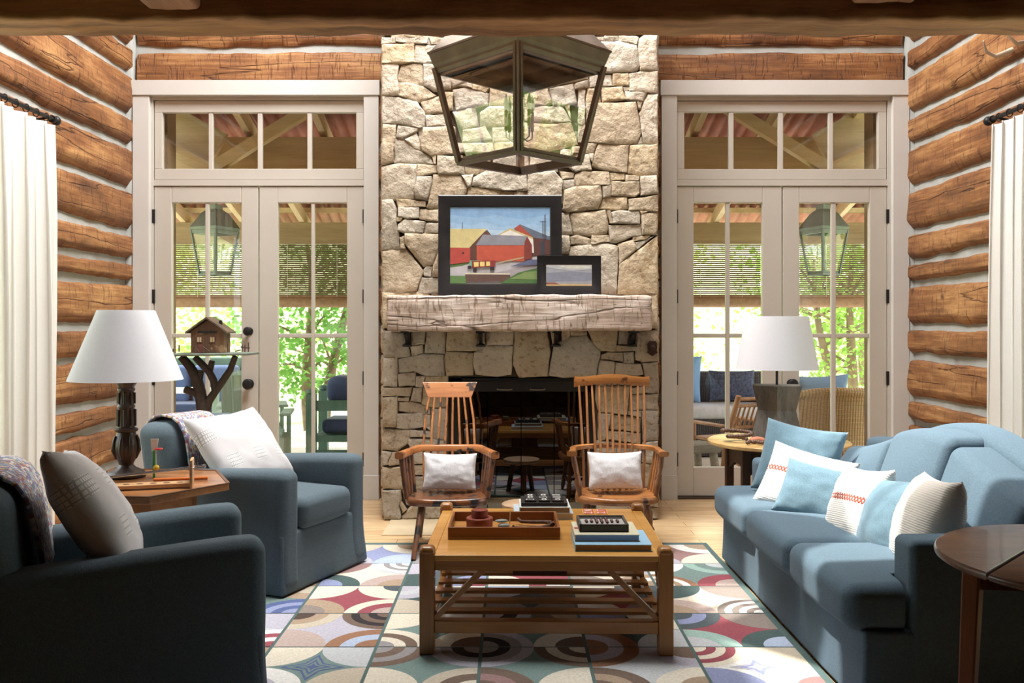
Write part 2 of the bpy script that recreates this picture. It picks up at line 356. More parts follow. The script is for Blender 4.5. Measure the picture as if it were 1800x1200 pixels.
# side windows (between the curtains) : frame, muntins, glass
for n_, (X, sg) in enumerate(((WALL_L, 1), (WALL_R, -1))):
    f = MB(); y0, y1, z0, z1 = HL[0]; xa, xb = sorted((X - sg * .02, X - sg * .14))
    f.box(xa, xb, y0, y0 + .09, z0, z1).box(xa, xb, y1 - .09, y1, z0, z1).box(xa, xb, y0, y1, z0, z0 + .09).box(xa, xb, y0, y1, z1 - .09, z1)
    xm = X - sg * .08
    f.box(xm - .02, xm + .02, (y0 + y1) / 2 - .04, (y0 + y1) / 2 + .04, z0, z1).box(xm - .015, xm + .015, y0, y1, 1.78, 1.81)
    for yy in (y0 + .55, y1 - .55): f.box(xm - .015, xm + .015, yy - .012, yy + .012, z0, z1)
    fo = tag(f.build('window_%d' % (n_ + 3), CASING), kind='structure')
    MB().box(xm - .003, xm + .003, y0 + .02, y1 - .02, z0 + .02, z1 - .02).build('glass_pane', GLASS, fo)

# french doors with transoms
def px2(px): return (px - CX) / F * 7.0
def pz(py): return HC - (py - CY) / F * 7.0
def french(idx, cas, head, jam, tr, trp, leaf, gl, knobs, hinge_y):
    # casing
    c = MB(); yf = 6.922
    c.box(px2(cas[0]), px2(cas[1]), yf, 7.0, 0, pz(head[1])).box(px2(cas[2]), px2(cas[3]), yf, 7.0, 0, pz(head[1]))
    c.box(px2(cas[0] - 2), px2(cas[3] + 2), yf - .012, 7.0, pz(head[1]), pz(head[0]))
    c.box(px2(cas[0]) - .004, px2(cas[1]) + .002, yf - .012, 7.0, 0, .19).box(px2(cas[2]) - .002, px2(cas[3]) + .004, yf - .012, 7.0, 0, .19)
    co = tag(c.build('trim_%d' % (idx + 1), CASING, bevel=.003), kind='structure')
    # jamb lining through the wall, threshold, bar under the transom
    j = MB(); a, b = px2(jam[0]), px2(jam[1]); zt = pz(tr[0])
    j.box(a - .03, a, 6.96, 7.12, 0, zt).box(b, b + .03, 6.96, 7.12, 0, zt).box(a - .03, b + .03, 6.96, 7.12, zt, zt + .03)
    j.box(a, b, 6.962, 7.12, pz(327.5), pz(317))
    j.box(a - .03, a + .05, 7.12, 7.30, 0, zt, 1).box(b - .05, b + .03, 7.12, 7.30, 0, zt, 1).box(a - .03, b + .03, 7.12, 7.30, zt - .02, zt + .03, 1)
    j.box(a, b, 6.93, 7.30, .0, .014, 2)
    jo = j.build('jamb', [PAINT, mat('brown outer jamb', (128, 104, 78), rough=.7, scale=8), mat('dark threshold', (70, 56, 44), rough=.5)], co)
    # transom window
    t = MB(); y0, y1 = 6.975, 7.02; x0, x1 = a + .004, b - .004; zt0, zt1 = pz(tr[1]) + .003, pz(tr[0]) - .003
    g0, g1 = pz(trp[0][3]), pz(trp[0][2])
    t.box(x0, x1, y0, y1, g1, zt1).box(x0, x1, y0, y1, zt0, g0).box(x0, px2(trp[0][0]), y0, y1, g0, g1).box(px2(trp[3][1]), x1, y0, y1, g0, g1)
    for q in range(3): t.box(px2(trp[q][1]), px2(trp[q + 1][0]), y0 + .006, y1 - .006, g0, g1)
    to = tag(t.build('window_%d' % idx, PAINT, bevel=.004), kind='structure')
    MB().box(px2(trp[0][0]) - .01, px2(trp[3][1]) + .01, 6.996, 7.0, g0 - .01, g1 + .01).build('glass_pane', GLASS, to)
    # leaves
    dr = thing('door_%d' % idx, None, None, ((a + b) / 2, 7.0, 0), kind='structure')
    O = Vector(((a + b) / 2, 7.0, 0)); TM = Matrix.Translation(-O)
    for (l0, l1), (q0, q1, q2, q3), hs in zip(leaf, gl, (-1, 1)):
        m = MB(); X0, X1 = px2(l0) + .002, px2(l1) - .002; zb, zt_ = .018, pz(328.5); y0, y1 = 6.972, 7.02
        gt, gm0, gm1, gb = pz(357), pz(586), pz(593.5), pz(820)
        m.box(X0, px2(q0), y0, y1, zb, zt_).box(px2(q3), X1, y0, y1, zb, zt_).box(px2(q0), px2(q3), y0, y1, gt, zt_).box(px2(q0), px2(q3), y0, y1, zb, gb)
        m.box(px2(q1), px2(q2), y0 + .008, y1 - .008, gb, gt).box(px2(q0), px2(q1), y0 + .008, y1 - .008, gm1, gm0).box(px2(q2), px2(q3), y0 + .008, y1 - .008, gm1, gm0)
        lo = m.build('door_leaf', PAINT, dr, bevel=.005, M=TM)
        MB().box(px2(q0) - .01, px2(q3) + .01, 6.995, 6.999, gb - .01, gt + .01).build('glass_pane', GLASS, lo, M=TM)
        for hy in hinge_y:
            xx = px2(l0) if hs < 0 else px2(l1)
            MB().box(xx - .010, xx + .010, 6.958, 6.974, pz(hy + 12), pz(hy - 12)).build('hinge', IRON, lo, M=TM)
    for (kx, ky, r) in knobs:
        p = Vector((px2(kx), 6.972, pz(ky)))
        k = MB(); K = Matrix.Translation(p) @ Matrix.Rotation(R(90), 4, 'X')
        k.lathe([(.9 * r, 0), (.9 * r, .006), (.35 * r, .01), (.35 * r, .035), (.8 * r, .042), (r, .055), (.8 * r, .068), (.2 * r, .074)], seg=18, M=K)
        k.build('door_knob', IRON, dr, smooth=40, M=TM)
french(1, (240, 269, 642, 668), (146, 172), (273, 641), (178, 317), [(287.5, 368, 199, 297.5), (375.6, 454, 199, 297.5), (462, 541, 199, 297.5), (549, 627, 199, 297.5)],
       [(273, 456), (457, 641)], [(304, 362, 369, 426), (490, 548, 554, 611)], [(440, 582, .035), (440, 674, .042)], (381, 521, 664, 806))
french(2, (1160, 1187, 1562.5, 1591), (146, 172), (1188, 1557), (178.6, 317), [(1202, 1280, 198, 298), (1288.6, 1367, 198, 298), (1375.5, 1455, 198, 298), (1463, 1541.6, 198, 298)],
       [(1188, 1373), (1374, 1557)], [(1218, 1274.6, 1282, 1338.6), (1403, 1459.7, 1468, 1526)], [(1389, 674, .042), (1389, 582, .035)], (381, 521, 664, 806))
# ------------------------------------------------------------------ fireplace
FY = 6.2
def stone_mat(name, a, b_, spots):
    m, t, b, N, L = nt(name)
    tc = N('ShaderNodeTexCoord')
    n = N('ShaderNodeTexNoise'); n.inputs['Scale'].default_value = 5; n.inputs['Detail'].default_value = 8; L(tc.outputs['Object'], n.inputs[0])
    r = N('ShaderNodeValToRGB'); e = r.color_ramp.elements; e[0].position = .32; e[0].color = (*lin(a), 1); e[1].position = .66; e[1].color = (*lin(b_), 1); L(n.outputs['Fac'], r.inputs[0])
    n2 = N('ShaderNodeTexNoise'); n2.inputs['Scale'].default_value = 34; n2.inputs['Detail'].default_value = 6; L(tc.outputs['Object'], n2.inputs[0])
    r2 = N('ShaderNodeValToRGB'); r2.color_ramp.elements[0].position = .30; r2.color_ramp.elements[0].color = (*spots, 1); r2.color_ramp.elements[1].position = .45; r2.color_ramp.elements[1].color = (1, 1, 1, 1); L(n2.outputs['Fac'], r2.inputs[0])
    mx = N('ShaderNodeMix'); mx.data_type = 'RGBA'; mx.blend_type = 'MULTIPLY'; mx.inputs['Factor'].default_value = .8; L(r.outputs[0], mx.inputs['A']); L(r2.outputs[0], mx.inputs['B'])
    L(mx.outputs['Result'], b.inputs['Base Color']); b.inputs['Roughness'].default_value = .9; b.inputs['Specular IOR Level'].default_value = .2
    n3 = N('ShaderNodeTexNoise'); n3.inputs['Scale'].default_value = 22; n3.inputs['Detail'].default_value = 10; n3.inputs['Roughness'].default_value = .62; L(tc.outputs['Object'], n3.inputs[0])
    bp = N('ShaderNodeBump'); bp.inputs['Strength'].default_value = .75; bp.inputs['Distance'].default_value = .03; L(n3.outputs['Fac'], bp.inputs['Height']); L(bp.outputs[0], b.inputs['Normal'])
    return m
SM = [stone_mat('cream limestone', (170, 157, 139), (193, 182, 166), (.62, .54, .46)), stone_mat('tan limestone', (164, 147, 124), (186, 171, 149), (.55, .46, .38)),
      stone_mat('grey limestone', (162, 151, 136), (183, 174, 160), (.55, .5, .45)), stone_mat('honey limestone', (172, 151, 122), (190, 174, 148), (.6, .5, .38)),
      mat('dark joint', (74, 62, 50), rough=1, var=.25, scale=20, bump=.5)]
T_A = (664, 60, 5.0, [[(10,33),(110,33),(112,80),(35,88)],[(120,35),(155,35),(155,78),(112,80)],[(162,36),(440,33),(430,85),(330,88),(165,70)],[(445,35),(462,88),(435,88)],[(452,33),(700,33),(700,95),(475,92)],
 [(22,95),(320,88),(322,250),(200,262),(40,260),(20,160)],[(330,98),(690,100),(690,245),(400,262),(328,250)],[(35,262),(150,255),(188,275),(165,390),(185,440),(182,535),(140,542),(35,540)],
 [(205,270),(380,262),(398,280),(400,455),(280,435),(185,415),(170,400)],[(402,268),(640,262),(640,480),(490,498),(405,450)],[(188,430),(260,428),(400,462),(515,540),(400,585),(345,595),(190,545)],
 [(40,548),(150,552),(345,600),(410,690),(412,815),(370,825),(180,790),(45,785),(30,680)],[(380,595),(520,555),(560,545),(580,690),(420,700)],[(420,715),(600,695),(640,805),(430,812)],
 [(45,795),(162,805),(160,900),(140,980),(138,1120),(30,1150),(25,960)],[(175,800),(355,825),(350,855),(220,920),(165,905)],[(240,925),(340,868),(375,960),(375,1022),(320,1005)],[(350,840),(395,825),(385,900),(372,940)],
 [(400,820),(650,810),(680,820),(680,1050),(470,1068),(390,1020),(378,950)],[(150,915),(235,925),(330,1010),(460,1072),(487,1138),(330,1140),(145,1130)],[(475,1072),(515,1068),(508,1138),(492,1135)],
 [(690,310),(780,330),(800,420),(660,470),(640,380)]])
T_C = (664, 280, 5.0, [[(25,60),(190,38),(345,45),(340,150),(320,340),(160,355),(35,350)],[(350,42),(520,50),(515,115),(385,145),(345,148)],[(525,-28),(745,-28),(762,132),(540,130),(525,100)],[(755,-20),(1000,-20),(965,90),(890,138),(770,128)],
 [(345,155),(470,150),(478,200),(435,358),(335,345),(325,270)],[(490,135),(730,140),(790,250),(770,310),(640,420),(525,437),(430,425),(455,330)],[(740,140),(840,135),(820,240),(795,250)],[(845,160),(965,95),(1210,110),(1290,260),(1200,280),(1050,270),(830,235)],
 [(800,245),(880,245),(1190,290),(1190,380),(780,380)],[(1200,290),(1400,285),(1400,380),(1200,380)],[(35,360),(130,352),(165,440),(160,550),(190,660),(188,785),(35,795)],[(160,350),(285,350),(285,415),(180,420)],[(290,355),(420,370),(418,415),(290,418)],
 [(180,425),(360,422),(360,512),(260,520),(180,500)],[(370,435),(560,442),(560,550),(430,535),(370,520)],[(165,512),(215,518),(200,540),(170,545)],[(180,570),(240,525),(420,550),(395,648),(240,645),(180,625)],[(430,560),(600,555),(600,655),(405,652)],
 [(240,652),(600,658),(560,760),(520,840),(485,925),(400,938),(240,740)],[(195,690),(232,680),(240,780),(198,785)],[(42,805),(245,785),(300,850),(400,985),(340,1150),(180,1175),(45,1175),(40,980)],[(400,975),(430,942),(480,945),(470,1030),(405,1020)],
 [(530,830),(640,700),(680,1035),(480,1030),(490,930)],[(390,1040),(700,1038),(700,1180),(350,1175)],[(650,450),(900,400),(1100,560),(1000,760),(690,700)],[(1110,420),(1380,400),(1560,600),(1330,760),(1020,760),(1120,560)],[(700,720),(1000,780),(980,1160),(720,1160)],[(1020,790),(1330,790),(1380,1160),(1000,1160)],[(1400,780),(1600,640),(1600,1160),(1400,1160)]])
T_D = (924, 280, 5.0, [[(20,130),(250,105),(325,190),(318,300),(325,390),(20,380)],[(300,110),(425,115),(420,160),(325,178)],[(330,185),(430,178),(435,240),(335,265)],[(440,130),(500,100),(730,110),(742,225),(445,238),(430,165)],
 [(340,270),(440,240),(660,230),(668,340),(630,435),(370,465),(330,440)],[(672,240),(745,235),(748,320),(685,335)],[(745,120),(870,125),(865,178),(750,185)],[(880,135),(998,148),(990,185),(880,190)],[(752,195),(998,200),(1000,300),(960,328),(755,315)],[(1005,150),(1150,140),(1165,300),(1010,318)],
 [(640,430),(690,340),(740,325),(890,335),(895,430),(830,450)],[(905,350),(1165,318),(1165,460),(910,445)],[(300,470),(380,470),(412,655),(300,662)],[(388,475),(700,448),(725,560),(715,655),(560,675),(425,660)],[(712,460),(745,455),(760,558),(735,555)],[(750,465),(830,450),(1000,455),(1005,565),(770,560)],[(1008,455),(1070,458),(1015,480)],
 [(1018,475),(1158,465),(1158,660),(1025,658)],[(725,580),(1012,570),(1018,665),(940,675),(800,735),(745,730)],[(395,680),(460,665),(575,700),(570,755),(400,745)],[(580,670),(730,665),(738,725),(580,750)],[(300,670),(385,675),(390,740),(375,830),(300,835)],[(395,765),(720,738),(808,765),(805,1000),(795,1180),(380,1180),(380,840)],
 [(815,745),(940,710),(980,785),(820,920)],[(945,732),(1062,705),(1130,672),(985,790)],[(945,680),(1100,668),(1050,702),(945,722)],[(825,925),(1160,672),(1165,1185),(805,1185)]])
T_B = (1020, 60, 4.444, [[(10,25),(180,25),(180,52),(20,50)],[(190,15),(295,12),(298,50),(190,55)],[(305,12),(440,12),(455,25),(440,80),(370,60),(305,50)],[(460,40),(500,5),(600,5),(603,285),(470,282),(450,150)],[(135,65),(300,57),(440,90),(465,250),(440,285),(240,302),(135,290)],
 [(-150,62),(130,62),(130,240),(-150,200)],[(75,320),(245,315),(245,405),(75,415)],[(255,308),(375,310),(388,375),(375,402),(255,400)],[(385,310),(480,290),(605,292),(608,465),(390,445)],[(335,415),(385,410),(385,435),(345,440)],[(162,420),(325,412),(355,510),(180,528)],[(350,445),(518,462),(490,525),(360,510)],
 [(445,530),(485,528),(470,582),(455,575)],[(525,472),(605,472),(605,855),(490,850),(465,620)],[(50,545),(435,530),(455,650),(475,770),(440,850),(370,865),(140,850),(50,840)],[(450,855),(475,800),(485,855)],[(30,850),(132,855),(105,930),(30,930)],[(70,935),(105,935),(95,1000),(72,960)],[(140,860),(380,870),(365,1082),(190,1060),(92,1030),(110,950)],[(390,870),(605,860),(600,1095),(480,1105),(375,1085)],[(-60,940),(65,940),(90,1060),(-60,1062)],[(60,425),(150,420),(158,530),(40,540)]])
T_H = (760, 90, 5.216, [[(80,215),(240,260),(215,320),(130,340)],[(190,355),(300,330),(520,390),(500,490),(220,540)],[(245,265),(355,295),(360,335),(245,315)],[(365,300),(525,330),(490,380),(370,345)],[(390,200),(720,120),(720,320),(540,330),(380,280)],[(180,560),(390,505),(425,690),(280,715)],[(280,725),(480,690),(540,800),(280,832)],[(230,845),(550,838),(560,930),(240,930)],
 [(440,560),(530,505),(735,505),(735,690),(445,690)],[(550,700),(735,695),(740,820),(560,830)],[(530,330),(740,330),(740,495),(525,495)],[(750,130),(1000,180),(1050,325),(850,345),(750,330)],[(850,355),(1060,335),(1095,480),(1050,495),(760,500)],[(1075,340),(1290,295),(1325,470),(1200,500),(1110,490)],[(760,515),(1045,505),(1195,510),(1270,640),(1100,655),(760,640)],
 [(1310,300),(1430,260),(1430,330),(1310,345)],[(1060,190),(1400,150),(1420,250),(1060,320)],[(1215,505),(1260,490),(1265,620)],[(760,650),(1100,668),(1270,655),(1330,850),(1000,930),(760,830)],[(570,840),(750,830),(980,930),(760,940),(570,935)]])
T_E = (664, 570, 5.714, [[(40,60),(155,75),(260,80),(325,300),(320,320),(200,330),(60,325)],[(340,40),(480,40),(465,195),(340,200)],[(325,215),(450,205),(455,285),(345,315)],[(495,40),(695,40),(670,295),(470,285)],[(700,40),(1000,40),(1000,265),(690,265)],[(1090,40),(1365,40),(1355,205),(1095,205)],[(1008,40),(1080,40),(1080,200),(1008,200)],[(1008,210),(1080,205),(1080,265),(1005,265)],
 [(1375,40),(1700,40),(1730,280),(1705,515),(1420,530),(1365,400)],[(1090,215),(1360,220),(1340,500),(1200,520),(985,500),(955,380),(970,290)],[(685,275),(965,285),(950,505),(690,512),(670,350)],[(205,350),(450,300),(660,305),(670,515),(480,515),(365,470),(210,485)],[(55,340),(195,330),(195,460),(195,620),(50,625)],[(205,500),(375,485),(380,615),(215,620)],[(385,530),(475,525),(450,630),(385,625)],
 [(480,528),(700,520),(700,830),(560,835),(445,795),(460,640)],[(45,640),(345,632),(320,720),(45,718)],[(360,640),(440,640),(440,780),(330,765)],[(205,735),(315,735),(310,768),(205,765)],[(50,730),(195,725),(195,870),(180,1030),(50,1025)],[(210,780),(350,775),(530,835),(520,905),(460,905),(215,870)],[(181,900),(450,890),(475,1025),(300,1055),(190,1040)],[(460,915),(530,915),(530,1065),(475,1020)],[(540,850),(700,845),(690,1150),(545,1150)],[(330,1065),(535,1070),(535,1130),(330,1130)]])
T_G = (664, 720, 5.714, [[(45,195),(325,210),(325,265),(300,330),(200,410),(40,395)],[(310,290),(680,300),(690,540),(355,545),(350,420),(305,340)],[(45,420),(140,430),(95,550),(45,555)],[(150,430),(240,425),(340,430),(340,540),(240,540),(120,560),(100,545)],[(45,575),(130,585),(250,575),(270,800),(130,785),(50,790)],[(360,560),(695,555),(695,660),(360,650)],[(360,665),(695,670),(695,790),(360,790)],
 [(55,810),(230,805),(235,900),(215,960),(240,1070),(225,1105),(70,1100),(50,960)],[(232,910),(285,1000),(250,1035),(222,960)],[(250,1060),(350,960),(470,950),(470,1100),(250,1100)],[(480,960),(700,955),(700,1100),(480,1100)],[(245,810),(690,800),(690,930),(290,940)]])
T_F = (910, 570, 5.714, [[(370,210),(480,125),(690,118),(825,260),(825,320),(780,520),(450,530),(312,510)],[(330,60),(370,60),(390,150),(350,200)],[(440,50),(520,50),(520,115),(445,165)],[(525,50),(690,50),(690,108),(530,112)],[(705,50),(1005,50),(985,270),(840,262),(760,190)],[(1015,50),(1130,50),(1100,200),(1005,200)],[(990,215),(1190,210),(1190,262),(990,272)],[(1200,60),(1410,60),(1415,370),(1260,370),(1180,355)],
 [(840,310),(910,280),(1055,285),(1055,375),(840,345)],[(1065,285),(1165,275),(1165,390),(1065,382)],[(830,360),(970,380),(965,508),(800,505)],[(980,385),(1235,400),(1260,500),(1200,515),(975,505)],[(1250,390),(1405,380),(1410,690),(1280,680),(1290,560)],[(800,530),(1250,530),(1255,615),(800,615)],[(790,625),(1120,625),(1115,720),(1095,905),(820,880),(790,760)],[(1130,640),(1270,620),(1270,695),(1130,700)],[(1130,710),(1400,700),(1415,855),(1112,862)],
 [(1110,870),(1235,870),(1235,930),(1110,905)],[(1245,870),(1410,865),(1420,1160),(1260,1170)],[(810,895),(930,900),(925,1000),(880,1150),(810,1160)],[(940,910),(1235,940),(1230,1085),(930,1050)],[(915,1070),(1230,1095),(1230,1200),(900,1150)],
 [(800,1170),(1000,1190),(990,1330),(800,1340)],[(1010,1200),(1250,1215),(1230,1330),(1000,1340)],[(1260,1185),(1415,1175),(1415,1400),(1250,1380)],[(800,1350),(1100,1350),(1110,1550),(800,1540)],[(1110,1345),(1240,1345),(1230,1500),(1120,1500)],[(1240,1400),(1415,1410),(1410,1640),(1130,1630),(1130,1510)],[(800,1560),(1115,1560),(1110,1750),(800,1740)],[(1125,1645),(1410,1650),(1415,1830),(1120,1820)],[(800,1755),(1100,1760),(1110,1950),(800,1950)],[(1115,1830),(1415,1840),(1410,1950),(1115,1950)]])
# mantel band hidden behind the beam, and the courses above the picture's top edge
T_X = (0, 0, 1.0, [[(906, 290), (925, 296), (928, 335), (908, 338)], [(892, 296), (906, 292), (906, 332), (895, 330)], [(926, 296), (978, 296), (980, 302), (928, 305)], [(1000, 294), (1020, 299), (1012, 302)], [(866, 270), (928, 271), (929, 293), (900, 293), (868, 290)], [(932, 271), (984, 272), (978, 294), (932, 293)], [(988, 275), (1004, 275), (1004, 292), (988, 293)]])
T_M = (664, 510, 1.0, [[(8,4),(90,2),(92,66),(10,66)],[(95,4),(190,4),(186,66),(96,66)],[(194,4),(280,4),(280,66),(192,66)],[(284,4),(370,4),(374,66),(284,66)],[(378,4),(440,4),(440,66),(380,66)],[(444,4),(492,2),(492,66),(444,66)]])
rows = []
yy = 58
while yy > -500:
    h = random.uniform(36, 70); x = 672
    while x < 1150:
        wd = min(random.uniform(40, 110), 1156 - x)
        if 1156 - (x + wd) < 25: wd = 1156 - x
        rows.append([(x + 1, yy - h + random.uniform(1, 6)), (x + wd * .5, yy - h + random.uniform(0, 5)), (x + wd - 3, yy - h + random.uniform(1, 6)), (x + wd - 2, yy - random.uniform(1, 4)), (x + wd * .5, yy - 2), (x + 2, yy - random.uniform(1, 4))]); x += wd
    yy -= h
fb = MB()
def stone(pts, k, depth=1.0):
    """one stone: resampled outline, rounded shoulder, rough face"""
    P = []
    n = len(pts); cx_, cz_ = sum(p[0] for p in pts) / n, sum(p[1] for p in pts) / n; q_ = []
    for (x, z) in pts:
        l = math.hypot(x - cx_, z - cz_) or 1; q_.append((max(-.89, min(1.038, cx_ + (x - cx_) * (l + .0055) / l)), cz_ + (z - cz_) * (l + .0055) / l))
    pts = q_; cx = sum(p[0] for p in pts) / n; cz = sum(p[1] for p in pts) / n
    for i in range(n):
        a, b = pts[i], pts[(i + 1) % n]; ln = math.hypot(b[0] - a[0], b[1] - a[1]); q = max(1, int(ln / .028))
        for j in range(q):
            f = j / q; x = a[0] + (b[0] - a[0]) * f; z = a[1] + (b[1] - a[1]) * f
            P.append((x + .005 * noise.noise((x * 22, z * 22, k)), z + .005 * noise.noise((x * 22, z * 22, k + 30))))
    size = min(max(p[0] for p in P) - min(p[0] for p in P), max(p[1] for p in P) - min(p[1] for p in P))
    out = random.uniform(.030, .048) * depth; tx, tz = random.uniform(-.09, .09), random.uniform(-.09, .09)
    sh = min(.010, size * .1)
    prof = [(0, -.03), (0, out * .45), (sh * .35, out * .85), (sh, out), ('f', .35), ('f', .62), ('f', .85)]
    rings = []
    for (a, d) in prof:
        ring = []
        for (x, z) in P:
            dx, dz = cx - x, cz - z; l = math.hypot(dx, dz) or 1
            if a == 'f': X, Z, D = x + dx * d, z + dz * d, out * 1.02
            else: X, Z, D = x + dx / l * min(a, l * .6), z + dz / l * min(a, l * .6), d
            if D > out * .8:
                D += tx * (X - cx) * .5 + tz * (Z - cz) * .5 + .011 * noise.noise((X * 9, Z * 9, k * 1.7)) + .007 * noise.noise((X * 26, Z * 26, k * 1.7))
                D = max(.014, D)
            ring.append(Vector((X, FY + .02 - D, Z)))
        rings.append(ring)
    mi = random.choice((0, 0, 1, 1, 2, 2, 3))
    g = len(P); vs = [p for r in rings for p in r]
    fs = [(i * g + q, i * g + (q + 1) % g, (i + 1) * g + (q + 1) % g, (i + 1) * g + q) for i in range(len(rings) - 1) for q in range(g)] + [tuple((len(rings) - 1) * g + q for q in range(g))]
    fb.add(vs, fs, mi)
k = 0
laid = []
for (ox, oy, s, L_) in (T_A, T_C, T_D, T_B, T_H, T_E, T_G, T_F, T_M, T_X, (0, 0, 1.0, rows)):
    for poly in L_:
        pts = []
        for (x, y) in poly:
            v = at(ox + x / s, oy + y / s, FY - .01); pts.append((max(-.888, min(1.036, v.x)), min(5.55, max(.008, v.z))))
        k += 1; laid.append(pts)
        stone(pts, k)
def inside(p, poly):
    c = False; n = len(poly)
    for i in range(n):
        (x0, z0), (x1, z1) = poly[i], poly[i - 1]
        if (z0 > p[1]) != (z1 > p[1]) and p[0] < (x1 - x0) * (p[1] - z0) / (z1 - z0) + x0: c = not c
    return c
# small filler stones wherever the big ones leave a hole
hx0, hx1, hz1 = at(786, 0, FY).x, at(1048, 0, FY).x, at(0, 655, FY).z
free = lambda x, z: not (hx0 < x < hx1 and z < hz1) and not any(inside((x, z), q) for q in laid)
z = .05
while z < 5.4:
    x = -.86
    while x < 1.0:
        w_, h_ = .05, .045
        if all(free(x + a * w_, z + b * h_) for a, b in ((.5, .5), (.05, .05), (.95, .05), (.95, .95), (.05, .95))):
            while w_ < .16 and x + w_ + .02 < 1.02 and all(free(x + w_ + .02, z + b * h_) for b in (.05, .5, .95)): w_ += .02
            while h_ < .11 and all(free(x + a * w_, z + h_ + .02) for a in (.05, .5, .95)): h_ += .02
            q = [(x, z + .004), (x + w_ * .5, z), (x + w_ - .004, z + .003), (x + w_, z + h_ - .004), (x + w_ * .45, z + h_), (x + .003, z + h_ - .003)]
            k += 1; laid.append(q); stone(q, k, .9)
        x += .02
    z += .02
fx0, fx1 = -.87, 1.02
# core of the chimney breast around the firebox opening, and coursed stone on its two side faces
ox0, ox1, oz1 = at(788, 0, FY).x, at(1046, 0, FY).x, at(0, 662, FY).z
fb.box(fx0, ox0, FY + .012, 6.93, 0, 5.57, 4).box(ox1, fx1, FY + .012, 6.93, 0, 5.57, 4).box(ox0, ox1, FY + .012, 6.93, oz1, 5.57, 4).box(ox0, ox1, 6.9, 6.93, 0, oz1, 4)
for sgn, X in ((-1, fx0), (1, fx1)):
    z = .01
    while z < 5.5:
        h = random.uniform(.12, .26); y = FY + .04
        if z + h > 5.55: break
        while y < 6.86:
            d = min(random.uniform(.14, .38), 6.91 - y)
            def df(p, z=z): return p + Vector((.010 * nz(p, 12), 0, 0))
            fb.rbox((X + sgn * .0, y + d / 2, z + h / 2), (.06, d - .01, h - .01), .012, (1, 3, 3), 2, df, random.choice((0, 1, 2, 3))); y += d
        z += h
fp = thing('fireplace', 'tall cream rubble stone fireplace with a rough timber mantel between the glazed doors', 'fireplace', (.075, 6.2, 0))
FM = Matrix.Translation((-.075, -6.2, 0))
fb.build('stone_facing', SM, fp, smooth=50, M=FM)
BLK = mat('black fireplace steel', (44, 42, 40), rough=.45, var=.1, metal=.4, bump=.03)
f = MB(); yb = 6.235
gz0 = .03
f.box(ox0 + .002, ox0 + .09, yb, yb + .04, 0, oz1).box(ox1 - .06, ox1 - .002, yb, yb + .04, 0, oz1).box(ox0, ox1, yb, yb + .04, at(0, 688, 6.24).z, oz1 - .012).box(ox0, ox1, yb, yb + .04, 0, gz0)
f.box(ox0 + .03, ox1 - .03, yb - .012, yb, at(0, 672, 6.24).z, at(0, 670, 6.24).z)
f.build('firebox_surround', BLK, fp, M=FM)
fi = MB(); fi.box(ox0 + .01, ox1 - .01, 6.75, 6.77, 0, oz1).box(ox0 + .01, ox0 + .03, 6.28, 6.75, 0, oz1).box(ox1 - .03, ox1 - .01, 6.28, 6.75, 0, oz1).box(ox0 + .01, ox1 - .01, 6.28, 6.75, 0, .02).box(ox0 + .01, ox1 - .01, 6.28, 6.75, oz1 - .02, oz1)
fi.build('firebox', mat('sooty firebrick', (26, 24, 22), rough=.95, bump=.4, bscale=20), fp, M=FM)
gx = [ox0 + .09, at(857, 0, 6.25).x, at(916, 0, 6.25).x, at(974, 0, 6.25).x, ox1 - .06]; gzt = at(0, 688, 6.24).z
for a, b in zip(gx, gx[1:]): MB().box(a + .003, b - .003, yb + .012, yb + .018, gz0, gzt).build('glass_door', FIREGLASS, fp, M=FM)
for hx in (887, 945):
    v = at(hx, 683, 6.22); h = MB(); h.tube([v + Vector((-.05, .02, 0)), v + Vector((-.05, -.01, -.004)), v + Vector((-.03, -.016, -.006)), v + Vector((.03, -.016, -.006)), v + Vector((.05, -.01, -.004)), v + Vector((.05, .02, 0))], .005, 8)
    h.build('door_pull', mat('pewter pull', (120, 116, 108), rough=.4, metal=.8), fp, smooth=60, M=FM)
MANT = logwood('weathered grey mantel timber', 'x', (132, 110, 96), (184, 164, 150), (216, 204, 196), (.30, .25, .22), .010, .85)
mx0, mx1 = at(680, 0, 5.98).x, at(1146, 0, 5.98).x; mz0, mz1 = at(0, 581, 5.98).z, at(0, 519, 5.98).z
hewn(((mx0 + mx1) / 2, 6.075, (mz0 + mz1) / 2), (mx1 - mx0, .21, mz1 - mz0), .009, (90, 8, 12), .015, 5).build('mantel_beam', MANT, fp, smooth=40, M=FM)
for bx in (715, 845, 978, 1112):
    x = at(bx, 0, 6.12).x; c = MB()
    c.box(x - .028, x + .028, 5.99, 6.165, mz0 - .016, mz0 - .004).bar((x, 6.02, mz0 - .016), (x, 6.15, mz0 - .07), .02, .02, (1, 0, 0)).box(x - .012, x + .012, 6.135, 6.165, mz0 - .10, mz0 - .01).lathe([(.032, -.012), (.034, 0), (.018, .012)], (x, 6.14, mz0 - .10), 14)
    c.build('iron_corbel', IRON, fp, smooth=40, M=FM)
b_ = MB(); v = at(1147, 612, 6.15)
b_.prism([v + Vector((x, 0, z)) for x, z in ((-.022, .05), (.022, .05), (.034, .03), (.03, -.015), (.036, -.03), (.0, -.055), (-.036, -.03), (-.03, -.015), (-.034, .03))], (0, .03, 0)).sphere(v + Vector((0, -.002, .005)), .02, 10)
b_.build('iron_bell_push', mat('rusty iron', (70, 48, 38), rough=.7, metal=.4), fp, smooth=40, M=FM)

